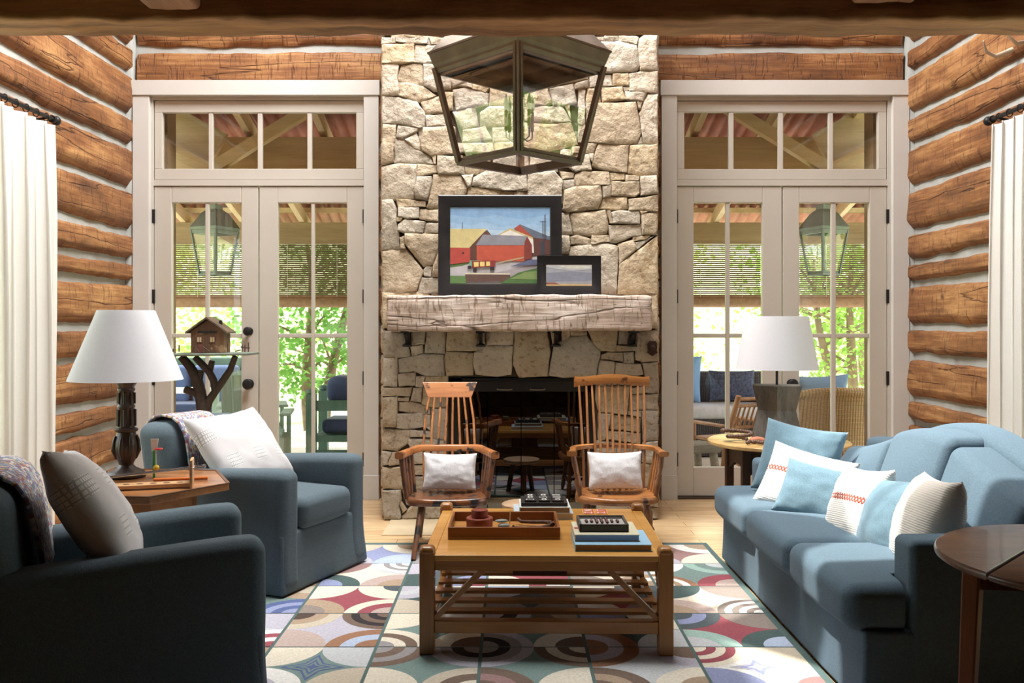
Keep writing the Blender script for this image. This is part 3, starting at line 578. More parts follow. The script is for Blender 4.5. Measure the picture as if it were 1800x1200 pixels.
# pictures leaning on the mantel
FRAMEB = wood('black stained frame', (18, 17, 18), (40, 38, 40), 'x', rough=.4, scale=6, bump=.1)
PAL = {}
def pm(c):
    g_ = sum(c) / 3; c = tuple(int(v * .80 + g_ * .20) for v in c)
    if c not in PAL: PAL[c] = mat('paint %d %d %d' % c, c, rough=.5, var=.10, scale=22, bump=.25, bscale=70, bdist=.002)
    return PAL[c]
def flat(polys, o, u, v, n, step=.0003):
    """flat paint shapes laid one on the next on a canvas; o origin, u and v axes, n facing"""
    mb = MB(); cols = []
    for i, (c, pts) in enumerate(polys):
        if c not in cols: cols.append(c)
        mb.add([o + u * x + v * y + n * (step * (i + 1)) for x, y in pts], [tuple(range(len(pts)))], cols.index(c))
    return mb, [pm(c) for c in cols]
def picture(name, label, Xc, z0, W, H, bord, thick, ybot, lean, paint, inset):
    t = thing(name, label, 'painting', (Xc, ybot, z0)); t.rotation_euler = (-R(lean), 0, 0)
    m = MB(); iw, ih = W / 2 - bord, H - bord
    o_ = [(-W / 2, 0), (W / 2, 0), (W / 2, H), (-W / 2, H)]; i_ = [(-iw, bord), (iw, bord), (iw, ih), (-iw, ih)]
    r = [[Vector((x, y, z)) for x, z in q] for q, y in ((o_, thick), (o_, .004), ([(x * .99, bord * .04 + z * .985) for x, z in o_], 0), ([(x * 1.02, z + (-.01 if z < H / 2 else .01) * bord / .1) for x, z in i_], .012), (i_, .016), (i_, thick))]
    m.loft(r, False); m.build('picture_frame', FRAMEB, t, smooth=20)
    c = MB().box(-iw - .004, iw + .004, thick - .014, thick - .004, bord - .004, ih + .004); cv = c.build('canvas', pm((150, 130, 110)), t)
    mb, ms = flat(paint, Vector((-iw, thick - .0141, bord)), Vector((iw * 2, 0, 0)), Vector((0, 0, ih - bord)), Vector((0, -1, 0)))
    mb.build('painted_scene', ms, cv)
SKY1, SKY2, SKY3, SKY4 = (112, 154, 200), (124, 164, 204), (138, 174, 208), (158, 188, 212)
barn = [(SKY1, [(0, .5), (1, .5), (1, 1), (0, 1)]), (SKY2, [(0, .5), (0, .9), (.25, .86), (.45, .9), (.7, .84), (1, .9), (1, .5)]), (SKY3, [(0, .5), (0, .8), (.2, .76), (.36, .8), (.5, .74), (.8, .78), (1, .74), (1, .5)]), (SKY4, [(0, .5), (0, .73), (.4, .70), (1, .68), (1, .5)]),
 ((160, 152, 158), [(0, 0), (1, 0), (1, .36), (0, .3)]), ((178, 172, 178), [(0, .08), (.4, .12), (1, .3), (1, .36), (.5, .3), (0, .22)]), ((88, 116, 62), [(0, .21), (.12, .23), (.2, .27), (0, .3)]),
 ((92, 52, 48), [(.82, .36), (1, .38), (1, .62), (.82, .62)]), ((88, 100, 120), [(.64, .72), (.7, .775), (1, .61), (1, .57), (.84, .60)]), ((170, 66, 50), [(.64, .715), (.695, .77), (.83, .605), (.8, .6)]), ((52, 62, 76), [(.91, .37), (.945, .37), (.945, .56), (.91, .55)]),
 ((214, 210, 200), [(.47, .63), (.6, .715), (.83, .60), (.84, .4), (.5, .4)]), ((190, 170, 110), [(.47, .63), (.6, .725), (.83, .60), (.83, .58), (.6, .70), (.48, .625)]),
 ((96, 54, 46), [(.19, .28), (.27, .28), (.27, .5), (.42, .62), (.37, .70), (.19, .47)]), ((182, 62, 52), [(0, .25), (.20, .28), (.20, .47), (0, .47)]), ((196, 178, 116), [(0, .47), (.19, .465), (.37, .715), (0, .715)]), ((60, 44, 46), [(.12, .385), (.14, .385), (.14, .41), (.12, .41)]),
 ((192, 74, 52), [(.265, .29), (.74, .29), (.74, .5), (.265, .5)]), ((132, 52, 44), [(.74, .30), (.82, .33), (.82, .5), (.77, .62), (.74, .5)]), ((128, 128, 140), [(.255, .5), (.33, .64), (.775, .62), (.73, .5)]),
 ((176, 150, 110), [(.45, .255), (.74, .33), (.74, .35), (.45, .27)]), ((90, 96, 132), [(.6, .22), (.9, .25), (1, .32), (.8, .31)]),
 ((96, 70, 62), [(.15, .02), (.6, .03), (.6, .12), (.15, .125)]), ((206, 196, 170), [(.15, .12), (.6, .115), (.6, .13), (.15, .14)]), ((74, 112, 58), [(.5, .0), (1, 0), (1, .22), (.86, .2), (.68, .14)]), ((86, 124, 66), [(.0, .0), (.16, .0), (.15, .1), (.0, .1)]), ((118, 144, 78), [(.6, .06), (.75, .15), (.95, .17), (.9, .05)]),
 ((52, 46, 50), [(.175, .19), (.21, .19), (.21, .23), (.175, .23)]), ((52, 46, 50), [(.23, .15), (.265, .15), (.265, .2), (.23, .2)]), ((52, 46, 50), [(.4, .17), (.44, .17), (.44, .22), (.4, .22)]), ((96, 160, 130), [(.185, .24), (.26, .2), (.32, .3), (.2, .3)]), ((140, 44, 44), [(.22, .2), (.45, .22), (.455, .3), (.215, .295)]),
 ((226, 196, 110), [(.24, .215), (.285, .22), (.285, .28), (.235, .278)]), ((226, 196, 110), [(.3, .222), (.345, .225), (.345, .284), (.298, .282)]), ((226, 196, 110), [(.36, .226), (.4, .23), (.4, .287), (.36, .285)]),
 ((70, 64, 70), [(.945, .6), (.955, .6), (.955, .9), (.945, .9)]), ((70, 64, 70), [(.925, .62), (.933, .62), (.933, .82), (.925, .82)]), ((70, 64, 70), [(.9, .8), (.96, .8), (.96, .81), (.9, .81)]), ((70, 64, 70), [(.12, .715), (.126, .715), (.126, .8), (.12, .8)])]
sea = [((150, 152, 164), [(0, 0), (1, 0), (1, 1), (0, 1)]), ((128, 132, 150), [(0, .2), (1, .25), (1, .62), (.5, .7), (0, .6)]), ((176, 178, 184), [(0, .9), (.3, .78), (.6, .72), (1, .8), (1, 1), (0, 1)]), ((204, 202, 190), [(.3, .9), (.55, .82), (.95, .84), (.98, .95), (.6, .98), (.35, .97)]), ((206, 166, 110), [(0, .0), (1, .0), (1, .07), (.5, .09), (0, .1)]), ((150, 84, 70), [(0, .07), (.3, .06), (.2, .15), (0, .16)])]
s61 = 6.06
picture('painting', 'large black framed painting of red barns and a wagon on the mantel', (at(770, 0, s61).x + at(988, 0, s61).x) / 2, mz1 + .004, (988 - 770) / F * s61, (516 - 340) / F * s61 + .004, 21 / F * s61, .035, s61, 1.2, barn, 0)
s60 = 6.005
picture('painting', 'small black framed seascape propped in front of the barn painting', (at(944, 0, s60).x + at(1057, 0, s60).x) / 2, mz1 + .004, (1057 - 944) / F * s60, (516 - 447) / F * s60 + .002, 16.5 / F * s60, .028, s60, 1.6, sea, 0)
# ------------------------------------------------------------------ rug
RC = dict(cream=(226, 216, 192), beige=(202, 188, 162), tan=(180, 152, 122), brown=(126, 102, 86), dk=(92, 74, 66), slate=(86, 98, 104), teal=(118, 148, 142), dteal=(78, 102, 100), red=(172, 76, 88), rose=(164, 122, 118), peri=(138, 150, 198), blue=(84, 102, 162), lav=(182, 180, 196), lgrey=(192, 198, 202), pink=(192, 166, 156), rust=(168, 116, 82), white=(232, 230, 224), aqua=(150, 190, 178), grey=(152, 148, 148), taupe=(150, 134, 124), lblue=(170, 188, 220), black=(64, 58, 60))
RC = {k: tuple(int(v * .70 + .30 * sum(c) / 3) for v in c) for k, c in RC.items()}
names = list(RC); RMATS = [mat('rug ' + k, RC[k], rough=.95, var=.12, scale=90, bump=.4, bscale=300, spec=.1) for k in names] + [mat('rug binding', (84, 106, 104), rough=.95, var=.1, scale=90, bump=.3, bscale=200)]
CI = {k: i for i, k in enumerate(names)}; BIND = len(names)
T0X, T0Y, TS = -.116, 5.436, .4355
cells = {}
def tile(r, c, ctr, tl, tr, bl, br, extra=None): cells[(r, c)] = (ctr, tl.split(), tr.split(), bl.split(), br.split(), extra)
tile(0, 1, 'peri', 'beige', 'cream tan', 'lav', 'lblue'); tile(1, 1, 'cream', 'rose', 'lgrey white grey white grey white', 'dteal peri', 'pink tan')
tile(2, 1, 'red', 'cream', 'cream cream slate', 'tan taupe', 'cream red pink'); tile(3, 1, 'lav', 'beige tan dk', 'brown black brown black brown', 'pink', 'rust lblue rust'); tile(4, 1, 'teal', 'cream', 'lgrey', 'white lav', 'beige', 'diamond')
tile(2, 0, 'teal', 'beige', 'tan beige', 'peri blue peri', 'blue peri blue peri'); tile(3, 0, 'lgrey', 'lav', 'lav', 'cream red cream red', 'white red white red'); tile(4, 0, 'cream', 'slate', 'tan', 'peri', 'grey')
tile(0, 2, 'teal', 'pink', 'white', 'grey', 'rose'); tile(1, 2, 'slate', 'lav', 'red lav', 'dteal', 'peri red'); tile(2, 2, 'dteal', 'lav lgrey lav', 'white', 'beige', 'cream'); tile(3, 2, 'teal', 'cream', 'white', 'cream brown cream grey', 'cream brown'); tile(4, 2, 'teal', 'brown grey brown grey', 'lav grey black grey', 'cream', 'beige brown cream')
tile(1, 3, 'red', 'lav', 'peri', 'cream', 'red white'); tile(2, 3, 'slate', 'lblue', 'brown', 'grey', 'taupe'); tile(3, 3, 'teal', 'lav black lav', 'brown tan', 'lav grey black grey', 'cream brown'); tile(4, 3, 'teal', 'lav grey black grey', 'brown cream brown cream', 'brown rose brown', 'cream')
tile(0, 4, 'rose', 'white', 'white', 'cream', 'lav'); tile(1, 4, 'cream', 'grey', 'lav', 'taupe', 'tan white tan'); tile(2, 4, 'red', 'cream', 'slate', 'white', 'rose'); tile(3, 4, 'dteal', 'peri', 'cream', 'rust lav rust', 'lgrey'); tile(4, 4, 'lgrey', 'rust lav rust', 'lav brown', 'brown tan brown', 'cream tan')
tile(0, 5, 'rose', 'lgrey', 'white tan', 'lav', 'cream'); tile(1, 5, 'teal', 'white', 'aqua teal lgrey', 'rust white tan white lblue', 'red pink'); tile(2, 5, 'cream', 'dteal', 'taupe', 'pink tan', 'taupe white taupe white taupe white'); tile(3, 5, 'red', 'slate peri slate', 'taupe', 'aqua lgrey', 'dteal lblue'); tile(4, 5, 'white', 'cream red cream red cream', 'beige', 'peri', 'lblue rose', 'diamond')
rug = MB(); CX0, CX1, RR0, RR1 = -4, 2, 0, 6
RZ = .012
rug.box(T0X + CX0 * TS - .05, T0X + (CX1 + 1) * TS + .025, T0Y - (RR1 + 1) * TS, T0Y + .05, .001, RZ, BIND)
rr = random.Random(3)
def quarter(cx, cy, sx, sy, rad, mi, z):
    pts = [(cx, cy, z)] + [(cx + sx * rad * math.cos(a), cy + sy * rad * math.sin(a), z) for a in [R(90) * q / 12 for q in range(13)]]
    if sx * sy < 0: pts = [pts[0]] + pts[:0:-1]
    rug.add(pts, [tuple(range(len(pts)))], mi)
for r in range(RR0, RR1 + 1):
    for c in range(0, 7):
        x0 = T0X + (c - 4 + 1) * TS - TS; x0 = T0X + (c - 3) * TS; x1 = x0 + TS; y1 = T0Y - r * TS; y0 = y1 - TS
        cc = c
        if x1 > T0X + 3 * TS + .01: continue
        key = (r, c)
        if key not in cells: tile(r, c, rr.choice(['teal', 'red', 'cream', 'lav', 'slate']), *[rr.choice(['cream', 'lav', 'brown tan', 'lblue', 'grey black grey', 'cream red', 'beige', 'white']) for _ in range(4)])
        ctr, tl, tr, bl, br, ex = cells[key]; e = .004; el = .007
        rug.add([(x0 + el, y0 + e, RZ + .0004), (x1 - el, y0 + e, RZ + .0004), (x1 - el, y1 - e, RZ + .0004), (x0 + el, y1 - e, RZ + .0004)], [(0, 1, 2, 3)], CI[ctr])
        for L_, cx, cy, sx, sy in ((tl, x0 + el, y1 - e, 1, -1), (tr, x1 - el, y1 - e, -1, -1), (bl, x0 + el, y0 + e, 1, 1), (br, x1 - el, y0 + e, -1, 1)):
            for i, k in enumerate(L_): quarter(cx, cy, sx, sy, TS * .485 * (1 - i / (len(L_) + .35)), CI[k], RZ + .0008 + .0003 * i)
        if ex:
            mx, my = (x0 + x1) / 2, (y0 + y1) / 2
            for i, (k, s) in enumerate((('blue', .30), ('teal', .25), ('blue', .18), ('teal', .13), ('blue', .08)) if ctr == 'teal' else (('lav', .26), ('peri', .18), ('white', .1))):
                p = []
                for a in range(4):
                    a0, a1 = R(90) * a, R(90) * (a + .5)
                    p += [(mx + TS * s * math.cos(a0), my + TS * s * math.sin(a0), RZ + .001 + .0003 * i), (mx + TS * s * .42 * math.cos(a1), my + TS * s * .42 * math.sin(a1), RZ + .001 + .0003 * i)]
                rug.add(p, [tuple(range(8))], CI[k])
tag(rug.build('area_rug', RMATS), 'large rug of patterned squares with coloured arcs under the coffee table', 'rug')
GZ = RZ + .002   # top of the rug pile

# ------------------------------------------------------------------ coffee table
OAK = wood('golden oak top', (172, 118, 50), (218, 166, 90), 'x', rough=.32, scale=7, ratio=.07, bump=.08, coat=.3)
OAKY = wood('golden oak legs', (124, 80, 38), (178, 124, 66), 'z', rough=.38, scale=8, ratio=.08, bump=.1, coat=.2)
OAKX = wood('golden oak rails', (124, 80, 38), (178, 124, 66), 'x', rough=.38, scale=8, ratio=.08, bump=.1, coat=.2)
TC = Vector((.158, 4.07, 0)); tw, td = .514, .475
tb = thing('coffee_table', 'square golden oak coffee table with slatted shelf and corner posts on rug', 'table', TC + Vector((0, 0, GZ)), R(-1.0))
TT = .416 - GZ
lg = .060
for sx in (-1, 1):
    for sy in (-1, 1):
        x, y = sx * (tw - lg / 2), sy * (td - lg / 2); m = MB()
        q = lg / 2; m.box(x - q, x + q, y - q, y + q, 0, TT + .014)
        m.rbox((x, y, TT + .014), (lg * 1.06, lg * 1.06, .04), .019, (2, 2, 1), 4)
        m.build('leg', OAKY, tb, bevel=.004, smooth=40)
m = MB(); e = .012
n = 7; bw = (2 * tw - 2 * e) / n
m.box(-tw + lg, tw - lg, -td + .006, td - .006, TT - .024, TT)
m.box(-tw + e, -tw + lg, -td + lg, td - lg, TT - .024, TT).box(tw - lg, tw - e, -td + lg, td - lg, TT - .024, TT)
m.build('tabletop', OAK, tb, bevel=.003)
for sy in (-1, 1): MB().box(-tw + lg, tw - lg, sy * (td - .03) - .012, sy * (td - .03) + .012, TT - .066, TT - .024).build('apron', OAKX, tb, bevel=.002)
for sx in (-1, 1): MB().box(sx * (tw - .03) - .012, sx * (tw - .03) + .012, -td + lg, td - lg, TT - .066, TT - .024).build('apron', OAKX, tb, bevel=.002)
SHZ = .135
for sy in (-1, 1): MB().box(-tw + lg, tw - lg, sy * (td - .032) - .024, sy * (td - .032) + .024, SHZ - .05, SHZ).build('stretcher', OAKX, tb, bevel=.003)
for sx in (-1, 1): MB().box(sx * (tw - .03) - .014, sx * (tw - .03) + .014, -td + lg, td - lg, SHZ - .055, SHZ - .022).build('stretcher', OAKX, tb, bevel=.003)
for y in (-.29, -.145, .0, .145, .29): MB().box(-tw + .02, tw - .02, y - .028, y + .028, SHZ - .021, SHZ - .007).build('shelf_slat', OAKX, tb, bevel=.003)
for sy in (-1, 1):
    for sx in (-1, 1): MB().bar((sx * (tw - .255), sy * (td - .03), TT - .066), (sx * (tw - lg), sy * (td - .03), SHZ + .004), .022, .03, (0, 1, 0)).build('diagonal_brace', OAKX, tb, bevel=.002)
for sx in (-1, 1):
    for sy in (-1, 1): MB().bar((sx * (tw - .03), sy * (td - .255), TT - .066), (sx * (tw - .03), sy * (td - lg), SHZ + .004), .022, .03, (1, 0, 0)).build('diagonal_brace', OAKX, tb, bevel=.002)
MB().box(-.14, .10, -.14, .26, TT - .172, TT - .0245).build('drawer', wood('dark red drawer', (66, 30, 22), (96, 48, 34), 'x'), tb, bevel=.003)
TZ = .416   # table top height in the world

# things on the coffee table
TRW = wood('reddish tray wood', (96, 52, 22), (148, 90, 44), 'x', rough=.4, scale=10)
tx0, tx1, ty0, ty1 = -.267, .222, 3.874, 4.215
tr_ = thing('wooden_tray', 'shallow reddish wooden tray on the left of the coffee table', 'tray', ((tx0 + tx1) / 2, (ty0 + ty1) / 2, TZ))
hw, hd = (tx1 - tx0) / 2, (ty1 - ty0) / 2
MB().box(-hw, hw, -hd, hd, .0005, .009).build('tray_base', wood('tray base', (150, 98, 44), (196, 142, 80), 'x', rough=.4), tr_)
for a in ((-hw, hw, -hd, -hd + .012), (-hw, hw, hd - .012, hd)): MB().box(*a, .009, .053).build('tray_side', TRW, tr_, bevel=.002)
for a in ((-hw, -hw + .012, -hd + .012, hd - .012), (hw - .012, hw, -hd + .012, hd - .012)): MB().box(*a, .009, .053).build('tray_side', TRW, tr_, bevel=.002)
MB().box(-hw + .012, hw - .012, -hd + .055, -hd + .061, .009, .034).build('divider', TRW, tr_)
RED = mat('red lacquered box', (132, 62, 44), rough=.45, var=.22, scale=18, bump=.2)
def rbx(name, lab, c, r, h):
    t = thing(name, lab, 'box', c, 0, 'round red boxes')
    MB().lathe([(r * .97, 0), (r, .003), (r, h * .6), (r * .985, h * .61), (r * .985, h * .62)], seg=28).build('box_body', RED, t, smooth=35)
    MB().lathe([(r * 1.02, h * .62), (r * 1.02, h * .95), (r * .98, h), (r * .72, h), (r * .70, h - .002), (r * .3, h - .002)], seg=28).build('lid', RED, t, smooth=35)
rbx('round_box', 'wide low round red box at the left end of the tray', (-.135, 4.055, TZ + .009), .060, .050)
rbx('round_box', 'small round red box stacked on the wider one in the tray', (-.135, 4.06, TZ + .0595), .037, .034)
STN = mat('smooth grey pebble', (122, 128, 122), rough=.5, var=.1, scale=20, bump=.05)
for lb, x, y, z, sx in (('flat grey pebble lying across the other pebble in the tray', -.034, 3.948, TZ + .0655, .030), ('flat grey pebble under the other pebble on the tray divider', -.024, 3.938, TZ + .0462, .027)):
    p = MB().sphere((0, 0, 0), 1, 14, sq=(sx, .017, .0075 if 'across' in lb else .0115)).build('pebble', STN, smooth=180); p.location = (x, y, z); p.rotation_euler = (0, 0, .15); tag(p, lb, 'stone', 'pebbles in the tray')
FORGE = mat('rusty forged iron', (92, 66, 54), rough=.65, var=.3, scale=60, metal=.5, bump=.5, bscale=90)
tg = thing('iron_tongs', 'old rusty iron tongs lying open at the right of the tray', 'tongs', (.11, 4.06, TZ + .02))
MB().tube([(-.095, -.035, .006), (-.085, -.034, -.002), (-.04, -.042, -.003), (.03, -.035, -.002), (.07, -.012, 0), (.085, .018, .006)], [.007, .007, .007, .0085, .010, .011], 10).build('jaw', FORGE, tg, smooth=60)
MB().tube([(-.07, .075, .014), (-.055, .055, .006), (-.01, .045, .006), (.05, .032, .009), (.078, .006, .012), (.088, -.016, .006)], [.008, .008, .008, .009, .010, .012], 10).build('jaw', FORGE, tg, smooth=60)
MB().sphere((.077, .004, .012), .012, 10).build('rivet', FORGE, tg, smooth=60)
pn = MB().tube([(0, 0, 0), (.004, .006, .06)], .0025, 8).build('wooden_pick', mat('pale wood', (206, 172, 120)), smooth=60); pn.location = (.002, 4.135, TZ + .011); tag(pn, 'thin pale wooden pick standing at the back of the tray', 'stick')
pn = MB().bar((-.06, 0, 0), (.0, .0, 0), .006, .004).bar((.03, .0, 0), (.075, .004, 0), .006, .004).box(-.002, .034, -.004, .004, -.002, .003).build('small_chisel', IRON); pn.location = (-.012, 3.905, TZ + .0135); tag(pn, 'thin dark chisel lying in the front slot of the tray', 'tool')

def book(name, label, cx, cy, z, w, d, h, cover, page, rz=0, spine='l', cat='book', group=None):
    t = thing(name, label, cat, (cx, cy, z), rz, group)
    c = MB(); k = .0032
    c.box(-w / 2, w / 2, -d / 2, d / 2, 0, k).box(-w / 2, w / 2, -d / 2, d / 2, h - k, h)
    s = .004
    if spine == 'l': c.box(-w / 2, -w / 2 + s, -d / 2, d / 2, k, h - k)
    elif spine == 'f': c.box(-w / 2, w / 2, -d / 2, -d / 2 + s, k, h - k)
    else: c.box(w / 2 - s, w / 2, -d / 2, d / 2, k, h - k)
    co = c.build('cover', cover, t, bevel=.001)
    MB().box(-w / 2 + .004, w / 2 - .004, -d / 2 + .004, d / 2 - .004, k, h - k).build('pages', page, t)
    return t, co
PG = mat('brown-grey page block', (150, 126, 104), rough=.9, var=.15, scale=4, stretch=(1, 1, 60)); PGW = mat('lavender page block', (150, 158, 178), rough=.9, var=.1, scale=4, stretch=(1, 1, 60)); PGC = mat('cream page block', (196, 180, 156), rough=.9, var=.12, scale=4, stretch=(1, 1, 60))
BLUE = mat('light blue book cover', (150, 194, 222), rough=.4, var=.03); CREAM = mat('cream book cover', (206, 200, 172), rough=.5, var=.04); NAVY = mat('slate book edge', (70, 78, 92), rough=.5, var=.05); WHT = mat('white paint', (232, 230, 226), rough=.5, var=.02)
book('book', 'large light blue book at the bottom of the right stack', .432, 3.80, TZ, .318, .27, .029, BLUE, PG, R(-.5), group='books on the coffee table')
t, co = book('book', 'cream book with red lettering lying on the light blue book', .411, 3.84, TZ + .0295, .272, .25, .029, CREAM, PGW, R(-.5), group='books on the coffee table')
rl = MB(); rl.box(-.130, -.115, -.02, .012, .0291, .0294).box(-.106, -.098, -.02, .012, .0291, .0294).box(-.115, -.106, -.007, .0, .0291, .0294).box(-.094, -.086, -.02, .012, .0291, .0294); rl.build('red_lettering', pm((190, 40, 50)), co)
gb = thing('bead_game', 'small dark framed counting game with rows of beads on top of the right stack', 'game', (.402, 3.855, TZ + .059), R(-.3))
GB = mat('dark grey game case', (62, 60, 56), rough=.5, var=.08)
gw, gd, gh = .104, .095, .032
c = MB(); c.box(-gw, gw, -gd, -gd + .01, 0, gh).box(-gw, gw, gd - .01, gd, 0, gh).box(-gw, -gw + .01, -gd, gd, 0, gh).box(gw - .01, gw, -gd, gd, 0, gh).box(-gw, gw, -gd, gd, 0, .008); c.build('game_case', GB, gb, bevel=.001)
MB().box(-gw + .01, gw - .01, -gd + .01, gd - .01, .008, .022).build('game_board', mat('grey felt board', (168, 164, 160), rough=.8), gb)
MB().box(-gw + .012, gw - .012, -gd + .011, -gd + .030, .022, .027).build('bead_rail', GB, gb); MB().box(-gw + .012, gw - .012, gd - .030, gd - .011, .022, .027).build('bead_rail', GB, gb)
BEAD = mat('dark red bead', (84, 44, 38), rough=.4)
for xi, nb in ((-.068, 3), (-.046, 3), (-.024, 6), (-.002, 6), (.020, 6), (.042, 3), (.066, 3)):
    b = MB()
    for q in range(nb): b.sphere((xi, -.022 - (0 if nb == 6 else -.012) + q * .0135 - .01, .0275), .0062, 8, sq=(1.15, 1, .9))
    b.build('bead_row', BEAD, gb, smooth=60)
# back stack and number tiles
book('book', 'pale grey large book at the bottom of the stack near the table back', .165, 4.385, TZ, .285, .23, .030, mat('pale grey cover', (186, 198, 206), rough=.5, var=.04), PGC, R(1), group='books on the coffee table')
book('book', 'white edged book second in the stack near the table back', .172, 4.375, TZ + .0305, .245, .21, .030, mat('off white cover', (222, 226, 222), rough=.5, var=.03), PG, R(0), group='books on the coffee table')
BLKP = mat('black tile case', (40, 39, 40), rough=.4, var=.08)
ct = thing('number_tile_case', 'black case of white numerals on top of the back stack of books', 'game', (.170, 4.375, TZ + .061), 0)
MB().box(-.112, .112, -.09, .09, 0, .018).build('tile_case', BLKP, ct, bevel=.002)
def text(s, size, material, name, parent, M, ext=.0006):
    cu = bpy.data.curves.new(name, 'FONT'); cu.body = s; cu.size = size; cu.align_x = 'CENTER'; cu.align_y = 'CENTER'; cu.extrude = ext
    o = bpy.data.objects.new(name, cu); COL.objects.link(o); bpy.context.view_layer.update()
    me = bpy.data.meshes.new_from_object(o.evaluated_get(bpy.context.evaluated_depsgraph_get())); bpy.data.objects.remove(o); bpy.data.curves.remove(cu)
    me.transform(M); me.materials.clear(); me.materials.append(material)
    n = bpy.data.objects.new(name, me); COL.objects.link(n); n.parent = parent; return n
for j, row in enumerate(('0 0 8', '0 5 8', '3 0 0')):
    for i, ch in enumerate(row.split()):
        tl = MB().box(-.028, .028, -.025, .025, 0, .010); x, y = -.066 + .066 * i, .055 - .055 * j
        to = tl.build('number_tile', BLKP, ct, bevel=.001, M=Matrix.Translation((x, y, .018)))
        text(ch, .058, WHT, 'numeral', to, Matrix.Translation((x, y, .0284)) @ Matrix.Rotation(R(90 if ch in '358' else 0), 4, 'Z'))
for i, (x, lb) in enumerate(((.397, 'left red and yellow letter card flat behind the bead game'), (.461, 'right red and yellow letter card flat behind the bead game'))):
    t = thing('letter_card', lb, 'card', (x, 4.45, TZ), R(-2), 'red letter cards')
    cb = MB().box(-.030, .030, -.055, .055, 0, .003).build('card_board', pm((228, 172, 70)), t)
    MB().box(-.026, .026, .002, .051, .003, .0034).box(-.026, .026, -.051, -.004, .003, .0034).build('red_panel', pm((206, 62, 44)), t)
    text('NT'[i], .056, WHT, 'card_letter', t, Matrix.Translation((0, .027, .0036)) @ Matrix.Rotation(R(90), 4, 'Z'), .0003)
    text('ZZ'[i], .056, WHT, 'card_letter', t, Matrix.Translation((0, -.027, .0036)) @ Matrix.Rotation(R(90), 4, 'Z'), .0003)
# low stool between table and hearth
st = thing('low_stool', 'low round three legged stool between the coffee table and the fireplace', 'stool', (.10, 5.34, GZ))
MB().lathe([(.06, .235), (.13, .24), (.145, .250), (.145, .268), (.135, .272)], seg=26).build('seat', wood('stool seat', (150, 118, 88), (204, 176, 146), 'x'), st, smooth=40)
for a in (80, 200, 320): MB().tube([(.07 * math.cos(R(a)), .07 * math.sin(R(a)), .24), (.115 * math.cos(R(a)), .115 * math.sin(R(a)), 0)], [.022, .019], 12).build('leg', wood('stool leg', (70, 50, 36), (110, 82, 60), 'z'), st, smooth=50)

# ------------------------------------------------------------------ windsor chairs
CHW = wood('worn orange chair wood', (132, 74, 36), (196, 130, 76), 'x', rough=.4, scale=9, worn=(44, 34, 30), wornamt=.60, coat=.15)
CHZ = wood('worn orange spindle wood', (120, 70, 34), (190, 126, 70), 'z', rough=.4, scale=9, worn=(40, 32, 28), wornamt=.60, coat=.15)
CDK = wood('dark chair leg wood', (66, 40, 26), (128, 82, 52), 'z', rough=.4, scale=9, worn=(34, 28, 26), wornamt=.58)
SEATL = wood('dark worn seat', (52, 40, 36), (150, 92, 50), 'x', rough=.3, scale=5, ratio=.3, worn=(44, 38, 38), wornamt=.55, coat=.4)
HON = wood('honey chair wood', (128, 78, 38), (190, 128, 70), 'x', rough=.35, scale=8, coat=.3, worn=(76, 46, 26), wornamt=.62)
HONZ = wood('honey spindle wood', (116, 70, 34), (176, 116, 62), 'z', rough=.35, scale=8, coat=.3)
HOND = wood('dark honey turned wood', (78, 48, 28), (140, 92, 54), 'z', rough=.35, scale=8, coat=.3)
def seat_outline(wf, wb, d, n=40, front_bulge=.02, horn=0):
    pts = []
    for i in range(n):
        a = 2 * math.pi * i / n; x = math.cos(a); y = math.sin(a); s = (abs(x) ** 4 + abs(y) ** 4) ** -.25
        X, Y = x * s, y * s; wd = wf + (wb - wf) * (Y + 1) / 2
        pts.append((X * wd, Y * d - (front_bulge * math.cos(X * math.pi) if Y < -.6 else 0)))
    return pts
def seat(wf, wb, d, z, th, material, parent, fb=.0, dip=.014):
    m = MB(); o = seat_outline(wf, wb, d, front_bulge=fb); rings = []
    for f, zz in ((.90, z - th), (.985, z - th + .006), (1, z - th * .5), (.985, z - .006), (.95, z), (.8, z - dip * .4), (.5, z - dip), (.2, z - dip)):
        rings.append([Vector((x * f, y * f, zz + (.010 * (abs(x) / wf) ** 2 if zz > z - th * .4 else 0))) for x, y in o])
    return m.loft(rings).build('seat', material, parent, smooth=60)
